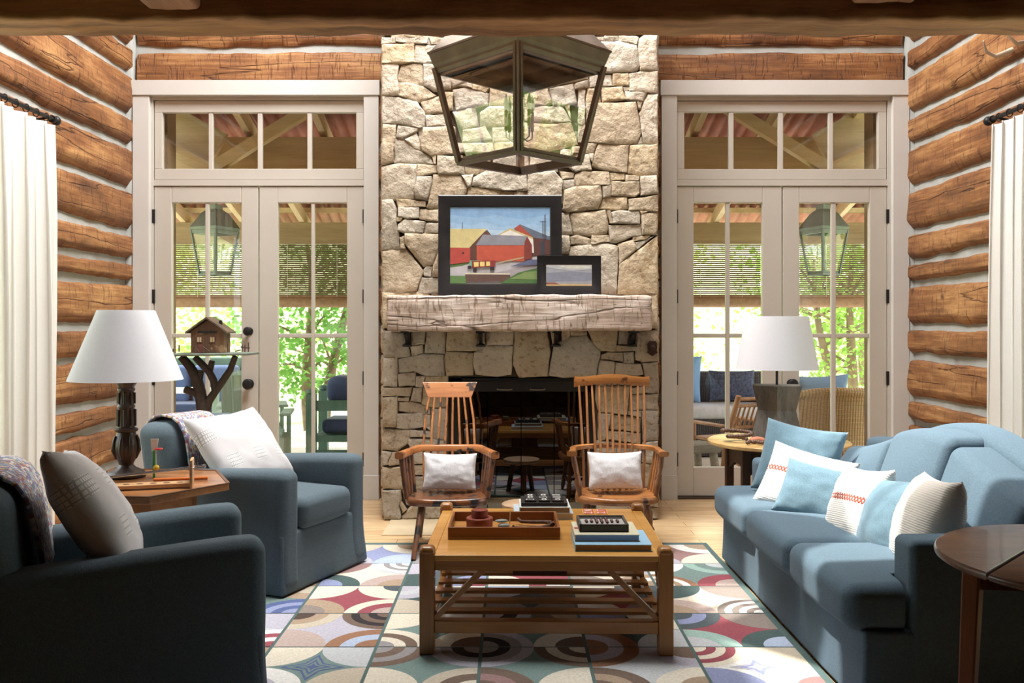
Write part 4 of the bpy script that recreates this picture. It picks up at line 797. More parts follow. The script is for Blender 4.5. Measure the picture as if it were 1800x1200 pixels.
def windsor_left():
    t = thing('comb_back_armchair', 'worn comb-back wooden armchair with trapezoid crest left of the firebox', 'chair', (-.372, 5.40, GZ), R(2), 'comb back chairs')
    z = .33 - GZ
    seat(.262, .225, .20, z, .045, SEATL, t, 0)
    for sx in (-1, 1):
        MB().tube([(sx * .15, -.12, z - .03), (sx * .185, -.33, 0)], [.019, .015], 10).build('leg', CDK, t, smooth=60)
        MB().tube([(sx * .15, .12, z - .03), (sx * .19, .30, -.012)], [.018, .015], 10).build('leg', CDK, t, smooth=60)
    za = .565
    rail = [(-.285, -.12), (-.268, -.06), (-.195, .19), (-.175, .215), (0, .225), (.175, .215), (.195, .19), (.268, -.06), (.285, -.12)]
    rings = []
    for i, (x, y) in enumerate(rail):
        a = Vector((*rail[max(i - 1, 0)], 0)); b = Vector((*rail[min(i + 1, len(rail) - 1)], 0)); n = (b - a).normalized().cross(Vector((0, 0, 1))); wd = .026 if i in (0, 8) else .019
        rings.append([Vector((x, y, za)) + n * (wd * u) + Vector((0, 0, v)) for u, v in ((-1, -.016), (-.6, -.021), (.6, -.021), (1, -.016), (1, .014), (.6, .021), (-.6, .021), (-1, .014))])
    MB().loft(rings).build('arm_rail', CHW, t, smooth=50)
    for sx in (-1, 1):
        for q in range(4):
            f = q / 3; MB().tube([(sx * (.238 - .035 * f), -.13 + .17 * f, z - .005), (sx * (.272 - .045 * f), -.10 + .19 * f, za - .015)], [.011 if q else .016, .011 if q else .017], 8).build('arm_spindle', CDK, t, smooth=60)
    zc0, zc1 = .872, .968
    for q in range(8):
        u = (q - 3.5) / 3.5
        pts = []
        for f in (0, .25, .5, .75, 1):
            zz = z - .005 + (zc0 + .01 - z) * f; xx = u * (.150 + .02 * math.sin(f * 2.4) - .032 * f * f - .0); pts.append((xx + .003 * math.sin(q * 5 + f * 6), .165 + .045 * f * 1.0 + .15 * f * f, zz))
        MB().tube(pts, [.0085, .0085, .008, .0075, .007], 8).build('spindle', CHZ, t, smooth=60)
    c = MB(); sl = .045; yb = .352
    c.prism([(-.140, yb, zc0), (.140, yb, zc0), (.178, yb + sl, zc1), (-.178, yb + sl, zc1)], (0, .022, 0)).build('crest', CHW, t, bevel=.003)
    return t
windsor_left()
def windsor_right():
    t = thing('comb_back_armchair', 'honey wood comb-back armchair with turned legs right of the firebox', 'chair', (.649, 5.40, GZ), R(-2), 'comb back chairs')
    z = .335 - GZ
    seat(.262, .235, .20, z, .042, HON, t, .022, .018)
    leg = lambda: [(.010, 0), (.016, .03), (.020, .10), (.013, .12), (.022, .14), (.013, .16), (.019, .19), (.024, .235), (.014, .262), (.017, .30)]
    for sx in (-1, 1):
        for y0, y1 in ((-.13, -.22), (.12, .27)):
            a = Vector((sx * .17, y0, z - .02)); b = Vector((sx * .205, y1, 0)); d = (a - b); M = Matrix.Translation(b) @ d.to_track_quat('Z', 'Y').to_matrix().to_4x4() @ Matrix.Scale(d.length / .30, 4, (0, 0, 1))
            MB().lathe(leg(), seg=14, M=M).build('leg', HOND, t, smooth=60)
    MB().tube([(-.19, .02, .12), (0, .02, .12), (.19, .02, .12)], [.010, .015, .010], 10).build('stretcher', HOND, t, smooth=60)
    for sx in (-1, 1): MB().tube([(sx * .192, -.19, .12), (sx * .19, .02, .12), (sx * .19, .22, .12)], [.010, .015, .010], 10).build('stretcher', HOND, t, smooth=60)
    za = .575; pts = []
    for i in range(25):
        a = R(-200 + 220 * i / 24) ; pts.append((.262 * math.cos(R(200 - 220 * i / 24)), .06 + .19 * math.sin(R(200 - 220 * i / 24))))
    pts = [(-.272, -.13), (-.268, -.06)] + pts[1:-1] + [(.268, -.06), (.272, -.13)]
    rings = []
    for i, (x, y) in enumerate(pts):
        a = Vector((*pts[max(i - 1, 0)], 0)); b = Vector((*pts[min(i + 1, len(pts) - 1)], 0)); n = (b - a).normalized().cross(Vector((0, 0, 1))); wd = .030 if i in (0, len(pts) - 1) else .018
        rings.append([Vector((x, y, za)) + n * (wd * u) + Vector((0, 0, v)) for u, v in ((-1, -.010), (-.6, -.015), (.6, -.015), (1, -.010), (1, .010), (.6, .015), (-.6, .015), (-1, .010))])
    MB().loft(rings).build('arm_rail', HON, t, smooth=50)
    bal = [(.012, 0), (.016, .05), (.022, .09), (.011, .11), (.018, .125), (.011, .14), (.016, .18), (.012, .24)]
    for sx in (-1, 1):
        a = Vector((sx * .222, -.12, z - .004)); b = Vector((sx * .265, -.10, za - .012)); d = b - a; M = Matrix.Translation(a) @ d.to_track_quat('Z', 'Y').to_matrix().to_4x4() @ Matrix.Scale(d.length / .24, 4, (0, 0, 1))
        MB().lathe(bal, seg=14, M=M).build('arm_post', HOND, t, smooth=60)
        for q in range(3):
            f = (q + 1) / 3.4; MB().tube([(sx * (.222 - .02 * f), -.10 + .22 * f, z - .004), (sx * (.262 - .01 * f), -.07 + .24 * f, za - .01)], [.008, .007], 8).build('arm_spindle', HONZ, t, smooth=60)
    zc0 = .957
    for q in range(11):
        u = (q - 5) / 5; pts = []
        for f in (0, .3, .6, 1): pts.append((u * (.186 + .022 * f) + .003 * math.sin(q * 3 + f * 5), .150 + .09 * f + .10 * f * f, z - .005 + (zc0 + .01 - z) * f))
        MB().tube(pts, [.0085, .0085, .008, .007], 8).build('spindle', HONZ, t, smooth=60)
    rings = []
    for i in range(29):
        u = -1 + 2 * i / 28; x = u * .242; lift = .010 * math.cos(u * math.pi * 1.0) - .002; ends = .006 * max(0, abs(u) - .86) / .14
        y = .348 - .04 * (1 - u * u) * .3
        rings.append([Vector((x, y + yy, zz + lift)) for yy, zz in ((-.014, zc0 - ends), (.014, zc0 - ends), (.020, zc0 + .03), (.014, zc0 + .056 + ends), (-.010, zc0 + .060 + ends), (-.018, zc0 + .03))])
    MB().loft(rings).build('crest', HON, t, smooth=50)
    return t
windsor_right()
# ------------------------------------------------------------------ cushions
def pillow_mesh(w, h, t, seed, n=26, pinch=.06, pw=.42):
    vs = []; fs = []; g = n + 1
    for side in (-1, 1):
        for i in range(g):
            for j in range(g):
                u, v = -1 + 2 * i / n, -1 + 2 * j / n
                u = math.copysign(abs(u) ** .85, u); v = math.copysign(abs(v) ** .85, v)
                k = max(0, (1 - u * u) * (1 - v * v)) ** pw
                x = w / 2 * u * (1 - pinch * (1 - v * v)); z = h / 2 * v * (1 - pinch * (1 - u * u))
                edge = max(abs(u), abs(v)); am = min(1, (w / .46) ** 1.5)
                wr = am * .006 * noise.noise((u * 3 + seed, v * 3, side)) + am * .004 * noise.noise((u * 8 + seed, v * 8, side)) + .003 * math.sin((u + v * .7) * 9 + seed) * (edge ** 3)
                y = side * (t / 2 * k + (wr if k > .1 else wr * k * 4) * (1 if k > 0 else 0))
                sag = .02 * h * (u * u - .4) * (1 if v > 0 else 0)
                vs.append(Vector((x, y, z + sag * abs(v))))
    for s in (0, 1):
        for i in range(n):
            for j in range(n):
                a = s * g * g + i * g + j; q = (a, a + 1, a + g + 1, a + g)
                fs.append(q if s else q[::-1])
    return vs, fs
def pillow(name, label, c, size, yaw, tilt, roll, material, seed, cat='pillow', group=None, pinch=.06, pw=.42):
    vs, fs = pillow_mesh(*size, seed, pinch=pinch, pw=pw); m = MB().add(vs, fs)
    o = m.build(name, material, smooth=180)
    bm = bmesh.new(); bm.from_mesh(o.data); bmesh.ops.remove_doubles(bm, verts=bm.verts, dist=.0008); bmesh.ops.recalc_face_normals(bm, faces=bm.faces); bm.to_mesh(o.data); bm.free()
    o.data.polygons.foreach_set('use_smooth', [True] * len(o.data.polygons))
    M = Matrix.Translation(c) @ Matrix.Rotation(R(yaw), 4, 'Z') @ Matrix.Rotation(-R(tilt), 4, 'X') @ Matrix.Rotation(R(roll), 4, 'Y')
    o.matrix_world = M
    return tag(o, label, cat, group)
def patchcloth(name, rgb, patch):
    """plain woven cloth with scattered squares of raised stitch"""
    m, t, b, N, L = nt(name); tc = N('ShaderNodeTexCoord')
    n = N('ShaderNodeTexNoise'); n.inputs['Scale'].default_value = 320; L(tc.outputs['Object'], n.inputs[0])
    sx = N('ShaderNodeSeparateXYZ'); mp = N('ShaderNodeMapping'); mp.inputs['Scale'].default_value = (5.6, 5.6, 5.6); mp.inputs['Rotation'].default_value = (0, .0, 0); L(tc.outputs['Object'], mp.inputs[0]); L(mp.outputs[0], sx.inputs[0])
    def M(op, a, b_=None, c=None):
        q = N('ShaderNodeMath'); q.operation = op
        for i, v in enumerate((a, b_, c)):
            if v is None: continue
            if isinstance(v, (int, float)): q.inputs[i].default_value = v
            else: L(v, q.inputs[i])
        return q.outputs[0]
    iz = M('FLOOR', M('ADD', sx.outputs[2], 40)); xx = M('ADD', M('ADD', sx.outputs[0], 40), M('MULTIPLY', iz, .37)); fx, fz = M('FRACT', xx), M('FRACT', M('ADD', sx.outputs[2], 40))
    inx = M('MULTIPLY', M('GREATER_THAN', fx, .3), M('LESS_THAN', fx, .72)); inz = M('MULTIPLY', M('GREATER_THAN', fz, .3), M('LESS_THAN', fz, .72))
    mask = M('MULTIPLY', inx, inz)
    st = M('MULTIPLY', M('GREATER_THAN', M('FRACT', M('MULTIPLY', fx, 19)), .35), M('GREATER_THAN', M('FRACT', M('MULTIPLY', fz, 9)), .25))
    hit = M('MULTIPLY', mask, st)
    mx = N('ShaderNodeMix'); mx.data_type = 'RGBA'; mx.inputs['A'].default_value = (*lin(rgb), 1); mx.inputs['B'].default_value = (*lin(patch), 1); L(hit, mx.inputs['Factor']); m2 = N('ShaderNodeMix'); m2.data_type = 'RGBA'; L(M('MULTIPLY', M('SUBTRACT', mask, hit), .40), m2.inputs['Factor']); L(mx.outputs['Result'], m2.inputs['A']); m2.inputs['B'].default_value = (*sc_(lin(rgb), .45), 1); L(m2.outputs['Result'], b.inputs['Base Color'])
    b.inputs['Roughness'].default_value = .95; b.inputs['Specular IOR Level'].default_value = .15
    hh = M('ADD', M('MULTIPLY', n.outputs['Fac'], .25), M('MULTIPLY', hit, .8)); bp = N('ShaderNodeBump'); bp.inputs['Strength'].default_value = .6; bp.inputs['Distance'].default_value = .004; L(hh, bp.inputs['Height']); L(bp.outputs[0], b.inputs['Normal'])
    return m
def bandcloth(name, rgb, band, z0, hgt):
    """ribbed cloth with one stitched band across it"""
    m, t, b, N, L = nt(name); tc = N('ShaderNodeTexCoord'); s = N('ShaderNodeSeparateXYZ'); L(tc.outputs['Object'], s.inputs[0])
    def M(op, a, b_=None):
        q = N('ShaderNodeMath'); q.operation = op
        for i, v in enumerate((a, b_)):
            if v is None: continue
            if isinstance(v, (int, float)): q.inputs[i].default_value = v
            else: L(v, q.inputs[i])
        return q.outputs[0]
    d = M('ABSOLUTE', M('SUBTRACT', s.outputs[2], z0)); inb = M('LESS_THAN', d, hgt)
    zig = M('ABSOLUTE', M('SUBTRACT', M('FRACT', M('MULTIPLY', s.outputs[0], 60)), .5)); lines = M('LESS_THAN', M('ABSOLUTE', M('SUBTRACT', M('DIVIDE', d, hgt), M('MULTIPLY', zig, 1.8))), .42)
    hit = M('MULTIPLY', inb, lines)
    mx = N('ShaderNodeMix'); mx.data_type = 'RGBA'; mx.inputs['A'].default_value = (*lin(rgb), 1); mx.inputs['B'].default_value = (*lin(band), 1); L(hit, mx.inputs['Factor']); L(mx.outputs['Result'], b.inputs['Base Color'])
    rib = M('SINE', M('MULTIPLY', s.outputs[2], 700)); n = N('ShaderNodeTexNoise'); n.inputs['Scale'].default_value = 90; L(tc.outputs['Object'], n.inputs[0])
    bp = N('ShaderNodeBump'); bp.inputs['Strength'].default_value = .4; bp.inputs['Distance'].default_value = .003; L(M('ADD', M('MULTIPLY', rib, .3), n.outputs['Fac']), bp.inputs['Height']); L(bp.outputs[0], b.inputs['Normal'])
    b.inputs['Roughness'].default_value = .95; b.inputs['Specular IOR Level'].default_value = .15
    return m
LINEN = fabric('white linen', (222, 222, 224), weave=300)
PATCH = patchcloth('oatmeal patch cloth', (200, 198, 199), (226, 225, 224))
BAND = bandcloth('white ribbed band cloth', (236, 233, 227), (168, 78, 62), .02, .016)
BLUC = fabric('dusty blue cotton', (104, 132, 147), weave=400, bump=.2)
OATM = bandcloth('oatmeal ribbed cloth', (226, 221, 213), (226, 221, 213), 9, .01)
pillow('pillow', 'small white linen lumbar pillow on the left comb-back chair', (-.365, 5.475, .452), (.33, .225, .105), 2, 14, 1, LINEN, 1, group='pillows on the comb back chairs')
pillow('pillow', 'small white linen lumbar pillow on the right comb-back chair', (.652, 5.475, .458), (.335, .23, .11), -2, 14, -1, LINEN, 8, group='pillows on the comb back chairs')

# ------------------------------------------------------------------ armchairs
DEN = fabric('slate blue upholstery', (86, 100, 108), weave=230, bump=.5, sheen=.05)
SOFA = fabric('slate blue sofa upholstery', (88, 108, 122), weave=230, bump=.4, sheen=.05)
DEND = mat('dark lining', (40, 46, 52), rough=.9)
def throwcloth():
    m, t, b, N, L = nt('multicolour checked throw'); tc = N('ShaderNodeTexCoord'); s = N('ShaderNodeMapping'); s.inputs['Scale'].default_value = (40, 74, 1); L(tc.outputs['UV'], s.inputs[0])
    v = N('ShaderNodeVectorMath'); v.operation = 'FLOOR'; L(s.outputs[0], v.inputs[0]); wn = N('ShaderNodeTexWhiteNoise'); wn.noise_dimensions = '2D'; L(v.outputs[0], wn.inputs[0])
    r = N('ShaderNodeValToRGB'); r.color_ramp.interpolation = 'CONSTANT'
    cols = [(120, 130, 160), (214, 208, 200), (158, 96, 96), (150, 168, 176), (136, 122, 152), (196, 176, 134), (188, 192, 206), (120, 130, 140)]
    e = r.color_ramp.elements
    while len(e) < len(cols): e.new(.5)
    for i, c in enumerate(cols): e[i].position = i / len(cols); e[i].color = (*lin(c), 1)
    L(wn.outputs['Value'], r.inputs[0]); L(r.outputs[0], b.inputs['Base Color']); b.inputs['Roughness'].default_value = .95
    n = N('ShaderNodeTexNoise'); n.inputs['Scale'].default_value = 260; L(tc.outputs['Object'], n.inputs[0]); bp = N('ShaderNodeBump'); bp.inputs['Strength'].default_value = .4; bp.inputs['Distance'].default_value = .003; L(n.outputs['Fac'], bp.inputs['Height']); L(bp.outputs[0], b.inputs['Normal'])
    return m
THROW = throwcloth()
AW, AD = .76, 1.03      # armchair width and depth; local front is -y, front edge at y = 0
def armchair(label, corner, rz, zbase):
    t = thing('armchair', label, 'armchair', corner, rz, 'slate blue armchairs')
    h = AW / 2; aw = .15
    def top(y):     # arm top rises from back to front, then rolls over
        f = y / AD; return .628 - .055 * max(0, f - .12) ** 1.1 * 1.2 - zbase
    def skirtdef(p):
        f = max(0, 1 - p.z / .30); s = .018 * f * f
        return Vector((p.x * (1 + s / h) + .003 * nz(p, 7), p.y + (-s if p.y < AD / 2 else s) + .004 * nz(p, 6, 3), p.z))
    MB().rbox((0, AD / 2 + .01, .155), (AW - .01, AD - .02, .30), .02, (12, 12, 4), 3, skirtdef).build('skirt', DEN, t, smooth=60)
    for sx in (-1, 1):
        def df(p):
            f = (p.z - .02) / (.61); zt = top(p.y); q = p.copy(); fl = max(0, 1 - p.z / .30)
            q.z = .02 + (zt - .02) * f
            q.x += sx * .016 * fl * fl; q.y += -.016 * fl * fl if p.y < .3 else 0
            q.x += .004 * nz(p, 5, sx) ; q.y += .003 * nz(p, 6, sx + 2)
            return q
        MB().rbox((sx * (h - aw / 2), AD / 2 - .01, .325), (aw, AD - .04, .61), .052, (3, 14, 10), 5, df).build('arm', DEN, t, smooth=180)
    def bk(p):
        q = p.copy(); f = (p.z - .28) / .55; q.y += .10 * f; q.z += .022 * (1 - (p.x / h) ** 2) if f > .6 else 0; q.y -= .02 * (1 - (p.x / h) ** 2) * min(1, max(0, f)); return q
    MB().rbox((0, AD - .22, .505), (AW - .05, .22, .60), .070, (8, 3, 8), 5, bk).build('backrest', DEN, t, smooth=180)
    def sd(p):
        q = p.copy(); u = p.x / (h - aw); v = (p.y - .36) / .38
        if p.z > .4: q.z += .022 * max(0, 1 - u * u) * max(0, 1 - v * v * .7)
        q.y += -.014 * max(0, 1 - u * u) if p.y < .2 else 0
        q.z += .004 * nz(p, 6); return q
    MB().rbox((0, .365, .375), (AW - 2 * aw - .006, .73, .155), .05, (8, 8, 3), 5, sd).build('seat_cushion', DEN, t, smooth=180)
    return t
def armframe(near, far):
    d = (far - near).normalized(); mid = (near + far) / 2
    return mid, math.atan2(d.y, d.x)
# the local x axis runs along the front edge from the camera side to the far side, so local -y faces the room
n1, f1 = Vector((-.806, 3.00, 0)), Vector((-1.108, 3.68, 0)); n2, f2 = Vector((-1.098, 4.348, 0)), Vector((-.80, 5.05, 0))
mid1, a1 = armframe(n1, f1); mid2, a2 = armframe(n2, f2)
ac1 = armchair('slate blue armchair in the left foreground with its arm towards the camera', (mid1.x, mid1.y, GZ), a1, GZ)
ac2 = armchair('slate blue armchair by the left glazed doors facing the coffee table', (mid2.x, mid2.y, GZ), a2, GZ)
def cw(mid, a, p): return Matrix.Translation((mid.x, mid.y, GZ)) @ Matrix.Rotation(a, 4, 'Z') @ Vector(p)
def throw(label, mid, a, x0, x1, seed):
    prof = [(y + .10, z) for y, z in ((.585, .50), (.595, .57), (.610, .65), (.627, .73), (.642, .78), (.672, .826), (.715, .852), (.79, .859), (.85, .851), (.895, .82), (.922, .77), (.918, .68), (.897, .55), (.875, .42))]
    n = 10; vs = []; uv = []
    for i in range(n + 1):
        for j, (y, z) in enumerate(prof):
            u = i / n; x = x0 + (x1 - x0) * u
            vs.append(Vector((x + .006 * math.sin(j * 1.1 + seed), y + .004 * nz((x, y, z), 9, seed), z - .010 + .004 * nz((x, y, z), 12, seed)))); uv.append((u, j / len(prof)))
    g = len(prof); m = MB().add(vs, [(i * g + j, i * g + j + 1, (i + 1) * g + j + 1, (i + 1) * g + j) for i in range(n) for j in range(g - 1)])
    o = m.build('throw_blanket', THROW, smooth=180)
    ul = o.data.uv_layers.new(name='uv')
    for lp in o.data.loops: ul.data[lp.index].uv = uv[lp.vertex_index]
    s = o.modifiers.new('solid', 'SOLIDIFY'); s.thickness = .012; s.offset = 0
    o.matrix_world = Matrix.Translation((mid.x, mid.y, GZ)) @ Matrix.Rotation(a, 4, 'Z')
    tag(o, label, 'blanket', 'checked throws')
throw('multicolour checked throw over the back of the foreground armchair', mid1, a1, -.17, .33, 1)
throw('multicolour checked throw over the back of the armchair by the doors', mid2, a2, -.27, .02, 5)
def onchair(mid, a, p, **k): return cw(mid, a, p)
pillow('pillow', 'big oatmeal pillow with stitched squares in the foreground armchair', cw(mid1, a1, (-.03, .54, .685)), (.56, .50, .20), math.degrees(a1), 31, 8, PATCH, 3, group='oatmeal stitched pillows', pinch=.07)
pillow('pillow', 'big oatmeal pillow with stitched squares in the armchair by the doors', cw(mid2, a2, (-.045, .545, .665)), (.55, .47, .19), math.degrees(a2) - 4, 38, -3, PATCH, 11, group='oatmeal stitched pillows', pinch=.07)

# ------------------------------------------------------------------ sofa
so = thing('sofa', 'long slate blue camelback sofa with loose cushions on the right', 'sofa', (1.66, 4.085, 0))
SO = Matrix.Translation((-1.66, -4.085, 0))
sy0, sy1, sx0, sx1 = 3.07, 5.10, 1.205, 2.14
def skd(p):
    f = max(0, 1 - p.z / .28); q = p.copy(); q.x -= .012 * f * f + .004 * nz(p, 5); q.y += (-.01 if p.y < 4 else .01) * f * f; return q
MB().rbox(((sx0 + sx1) / 2 + .01, (sy0 + sy1) / 2, .152), (sx1 - sx0 - .02, sy1 - sy0 - .01, .27), .015, (8, 26, 4), 3, skd).build('skirt', SOFA, so, smooth=60, M=SO)
for yc, sg in ((sy0 + .075, -1), (sy1 - .075, 1)):
    MB().rbox((1.755, yc, .31), (.74, .15, .58), .03, (8, 2, 8), 4, lambda p: p + Vector((.006 * nz(p, 4), .004 * nz(p, 5), .004 * nz(p, 5)))).build('arm', SOFA, so, smooth=180, M=SO)
for i in range(3):
    w_ = (sy1 - sy0 - .02) / 3; ya = sy0 + .01 + w_ * i
    def cd(p, ya=ya, w_=w_, i=i):
        q = p.copy(); v = (p.y - ya - w_ / 2) / (w_ / 2); u = (p.x - 1.52) / .36
        if p.z > .37: q.z += .020 * max(0, 1 - v * v) * max(0, 1 - u * u * .6)
        if p.x < 1.3: q.x -= .016 * max(0, 1 - v * v)
        q.z += .004 * nz(p, 5, i); q.x += .004 * nz(p, 5, i + 4)
        if i == 0 and p.y < sy0 + .16: q.x = min(q.x, 1.375 - .02 * max(0, (p.y - sy0) / .16 - .8))
        if i == 2 and p.y > sy1 - .16: q.x = min(q.x, 1.375)
        return q
    MB().rbox((1.52, ya + w_ / 2, .358), (.70, w_ - .006, .165), .055, (8, 8, 3), 5, cd).build('seat_cushion', SOFA, so, smooth=180, M=SO)
def camel(y): f = (y - 4.0) / 1.0; return .70 + .205 * math.exp(-(f * 1.55) ** 2) + .03 * max(0, abs(f) - .8)
def bd(p):
    q = p.copy(); f = (p.z - .10) / .80; q.z = .10 + (camel(p.y) - .10) * f; q.x += .07 * f; return q
MB().rbox((2.045, (sy0 + sy1) / 2, .50), (.16, sy1 - sy0 - .01, .80), .05, (2, 40, 8), 4, bd).build('backrest', SOFA, so, smooth=180, M=SO)
for i in range(3):
    w_ = (sy1 - sy0 - .30) / 3; ya = sy0 + .15 + w_ * i
    def cd(p, ya=ya, w_=w_, i=i):
        q = p.copy(); f = (p.z - .46) / .40; v = (p.y - ya - w_ / 2) / (w_ / 2)
        zt = camel(p.y) - .045 + (.02 if i == 1 else 0)
        q.z = .46 + (zt - .46) * f; q.x += .13 * f - .03 * max(0, 1 - v * v) * max(0, 1 - (2 * f - 1) ** 2) * (1 if p.x < 1.85 else 0)
        q.x += .006 * nz(p, 5, i); return q
    MB().rbox((1.845, ya + w_ / 2, .66), (.19, w_ - .004, .40), .042, (3, 9, 8), 5, cd).build('back_cushion', SOFA, so, smooth=180, M=SO)
G = 'loose pillows on the sofa'
pillow('pillow', 'large dusty blue pillow against the far arm of the sofa', (1.55, 4.76, .625), (.43, .40, .14), -30, 22, 8, BLUC, 21, group=G)
pillow('pillow', 'white pillow with a red stitched band in front of the large blue pillow', (1.515, 4.55, .545), (.44, .36, .12), -26, 34, 14, BAND, 22, group=G)
pillow('pillow', 'dusty blue lumbar pillow lying in the middle of the sofa pillows', (1.51, 4.30, .535), (.41, .29, .13), -30, 34, 10, BLUC, 23, group=G)
pillow('pillow', 'white pillow with a red stitched band turned sideways between two blue pillows', (1.56, 3.98, .535), (.38, .37, .18), -84, 22, -6, BAND, 24, group=G)
pillow('pillow', 'dusty blue pillow partly hidden behind the plain white pillow', (1.60, 3.71, .545), (.38, .33, .17), -84, 24, -8, BLUC, 25, group=G, pinch=.02)
pillow('pillow', 'plain white ribbed pillow against the near arm of the sofa', (1.61, 3.43, .575), (.40, .39, .22), -98, 18, -4, OATM, 26, group=G)
# ------------------------------------------------------------------ left hexagonal side table, lamp, toys
HEX = wood('brown parquet table', (112, 70, 38), (180, 124, 76), 'x', rough=.3, scale=8, ratio=.12, coat=.3)
hc = Vector((-1.704, 4.142, 0)); hr = .412; HT = .62
ht = thing('hexagonal_side_table', 'brown hexagonal side table between the two blue armchairs', 'table', (hc.x, hc.y, 0))
ang0 = math.atan2(-.032, .417)
def hexp(r, z): return [Vector((r * math.cos(ang0 + R(60) * q), r * math.sin(ang0 + R(60) * q), z)) for q in range(6)]
MB().loft([hexp(hr, HT - .032), hexp(hr, HT)]).build('tabletop', HEX, ht, bevel=.003)
e_ = MB()
for q in range(6):
    a, b = hexp(hr - .004, HT + .001)[q], hexp(hr - .004, HT + .001)[(q + 1) % 6]; e_.bar(a, b, .014, .004)
e_.build('rim_inlay', wood('dark rim', (70, 42, 24), (104, 66, 38), 'x', rough=.4), ht)
MB().loft([hexp(hr * .62, HT - .11), hexp(hr * .62, HT - .032)]).build('apron', HEX, ht, bevel=.003)
for q in range(0, 6, 1):
    p0, p1 = hexp(hr * .58, HT - .033)[q], hexp(hr * .50, GZ)[q]; MB().bar(p1, p0, .045, .045, (1, .3, 0)).build('leg', HEX, ht, bevel=.004)
WOODL = wood('dark carved lamp wood', (36, 26, 22), (72, 54, 46), 'z', rough=.38, scale=10, coat=.2)
SHADE = sheer('white linen shade', (240, 240, 244), .35)
lx, ly = -1.842, 4.28
lp = thing('table_lamp', 'dark carved column table lamp with white shade on the hexagonal table', 'lamp', (lx, ly, HT + .001))
MB().lathe([(.085, 0), (.092, .008), (.092, .018), (.075, .03), (.045, .045), (.032, .06), (.038, .075), (.052, .10), (.060, .135), (.057, .17), (.046, .20), (.043, .215), (.053, .222), (.053, .232), (.042, .238)], seg=28).build('base', WOODL, lp, smooth=60)
col = MB(); col.lathe([(.040, .238), (.038, .33), (.041, .335), (.041, .343), (.037, .347), (.035, .41), (.040, .415), (.040, .425), (.036, .43), (.050, .455), (.054, .47), (.03, .475)], seg=28)
for q in range(8):
    a = R(45) * q + .2; ca, sa = math.cos(a), math.sin(a)
    for z0, z1, r in ((.245, .325, .0405), (.352, .405, .0375)): col.tube([(r * ca, r * sa, z0), (r * ca, r * sa, z1)], .0065, 8)
col.build('column', WOODL, lp, smooth=60)
sp = MB().lathe([(.056, .095), (.064, .14), (.058, .19)], seg=12)
lf = MB()
for q in range(8):
    a = R(45) * q; ca, sa = math.cos(a), math.sin(a)
    lf.tube([(.046 * ca, .046 * sa, .09), (.060 * ca, .060 * sa, .13), (.056 * ca, .056 * sa, .175), (.05 * ca, .05 * sa, .20)], [.006, .012, .010, .004], 8)
lf.build('leaf_carving', WOODL, lp, smooth=60)
def shade(parent, rb, rt, z0, z1):
    m = MB(); seg = 48; rings = [[Vector((r * math.cos(2 * math.pi * q / seg), r * math.sin(2 * math.pi * q / seg), z)) for q in range(seg)] for r, z in ((rb - .004, z0 + .004), (rb, z0), (rb + (rt - rb) * .25, z0 + (z1 - z0) * .25), (rb + (rt - rb) * .6, z0 + (z1 - z0) * .6), (rt, z1), (rt - .004, z1 - .003), (rb + (rt - rb) * .5 - .004, z0 + (z1 - z0) * .5), (rb - .004, z0 + .004))]
    m.loft(rings, False); o = m.build('lamp_shade', SHADE, parent, smooth=50)
    h = MB(); zt = z1 - .02; h.tube([(-rt + .004, 0, zt), (0, 0, zt - .03), (rt - .004, 0, zt)], .003, 6).tube([(0, -rt + .004, zt), (0, 0, zt - .03), (0, rt - .004, zt)], .003, 6).lathe([(.010, zt - .05), (.012, zt - .03), (.004, zt + .005)], seg=12)
    h.build('shade_carrier', IRON, parent, smooth=60); return o
shade(lp, .260, .130, .466, .800)
MB().sphere((0, 0, .56), .03, 12).tube([(0, 0, .47), (0, 0, .55)], .014, 10).tube([(0, 0, .58), (0, 0, .75)], .003, 6).build('bulb', mat('frosted bulb', (235, 232, 222), rough=.3), lp, smooth=60)
# balance game on the table
BW = wood('pale maple', (176, 130, 86), (222, 182, 134), 'x', rough=.4, scale=8)
a_, b_ = Vector((-1.88, 3.90, 0)), Vector((-1.44, 4.02, 0))
d_ = (b_ - a_); L_ = d_.length
gm = thing('rod_game', 'wooden ball rolling game with two steel rods on the hexagonal table', 'game', (b_.x, b_.y, HT + .001), math.atan2(d_.y, d_.x))
bd_ = MB().box(-L_, 0, -.038, .038, .006, .022); bo = bd_.build('game_board', BW, gm, bevel=.002)
hm = MB()
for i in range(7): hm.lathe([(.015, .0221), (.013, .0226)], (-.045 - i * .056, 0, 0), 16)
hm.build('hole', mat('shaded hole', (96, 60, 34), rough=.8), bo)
MB().box(0, .012, -.055, .055, 0, .125).build('end_panel', BW, gm, bevel=.002)
STEEL = mat('polished steel rod', (190, 192, 196), rough=.18, var=.03, metal=1, bump=0)
for s in (-1, 1): MB().tube([(-L_ + .02, s * .004, .050), (.05, s * .026, .088)], .004, 10).tube([(.05, s * .026, .088), (.065, s * .027, .089)], .006, 10).build('steel_rod', STEEL, gm, smooth=60)
pb = MB().tube([(-.12, 0, 0), (.12, .01, 0)], .0075, 8).build('orange_stick', mat('orange lacquer', (196, 104, 40), rough=.35), smooth=60); pb.location = (-1.54, 4.17, HT + .009); pb.rotation_euler = (0, 0, .18); tag(pb, 'orange lacquered stick lying behind the rod game', 'stick')
tt = thing('ball_toss_toy', 'small paddle toy with red hoop and yellow ball on the hexagonal table', 'toy', (-1.70, 4.26, HT + .001), R(10))
MB().box(-.005, .005, -.005, .005, 0, .13).build('green_post', mat('green paint', (66, 150, 66), rough=.4), tt)
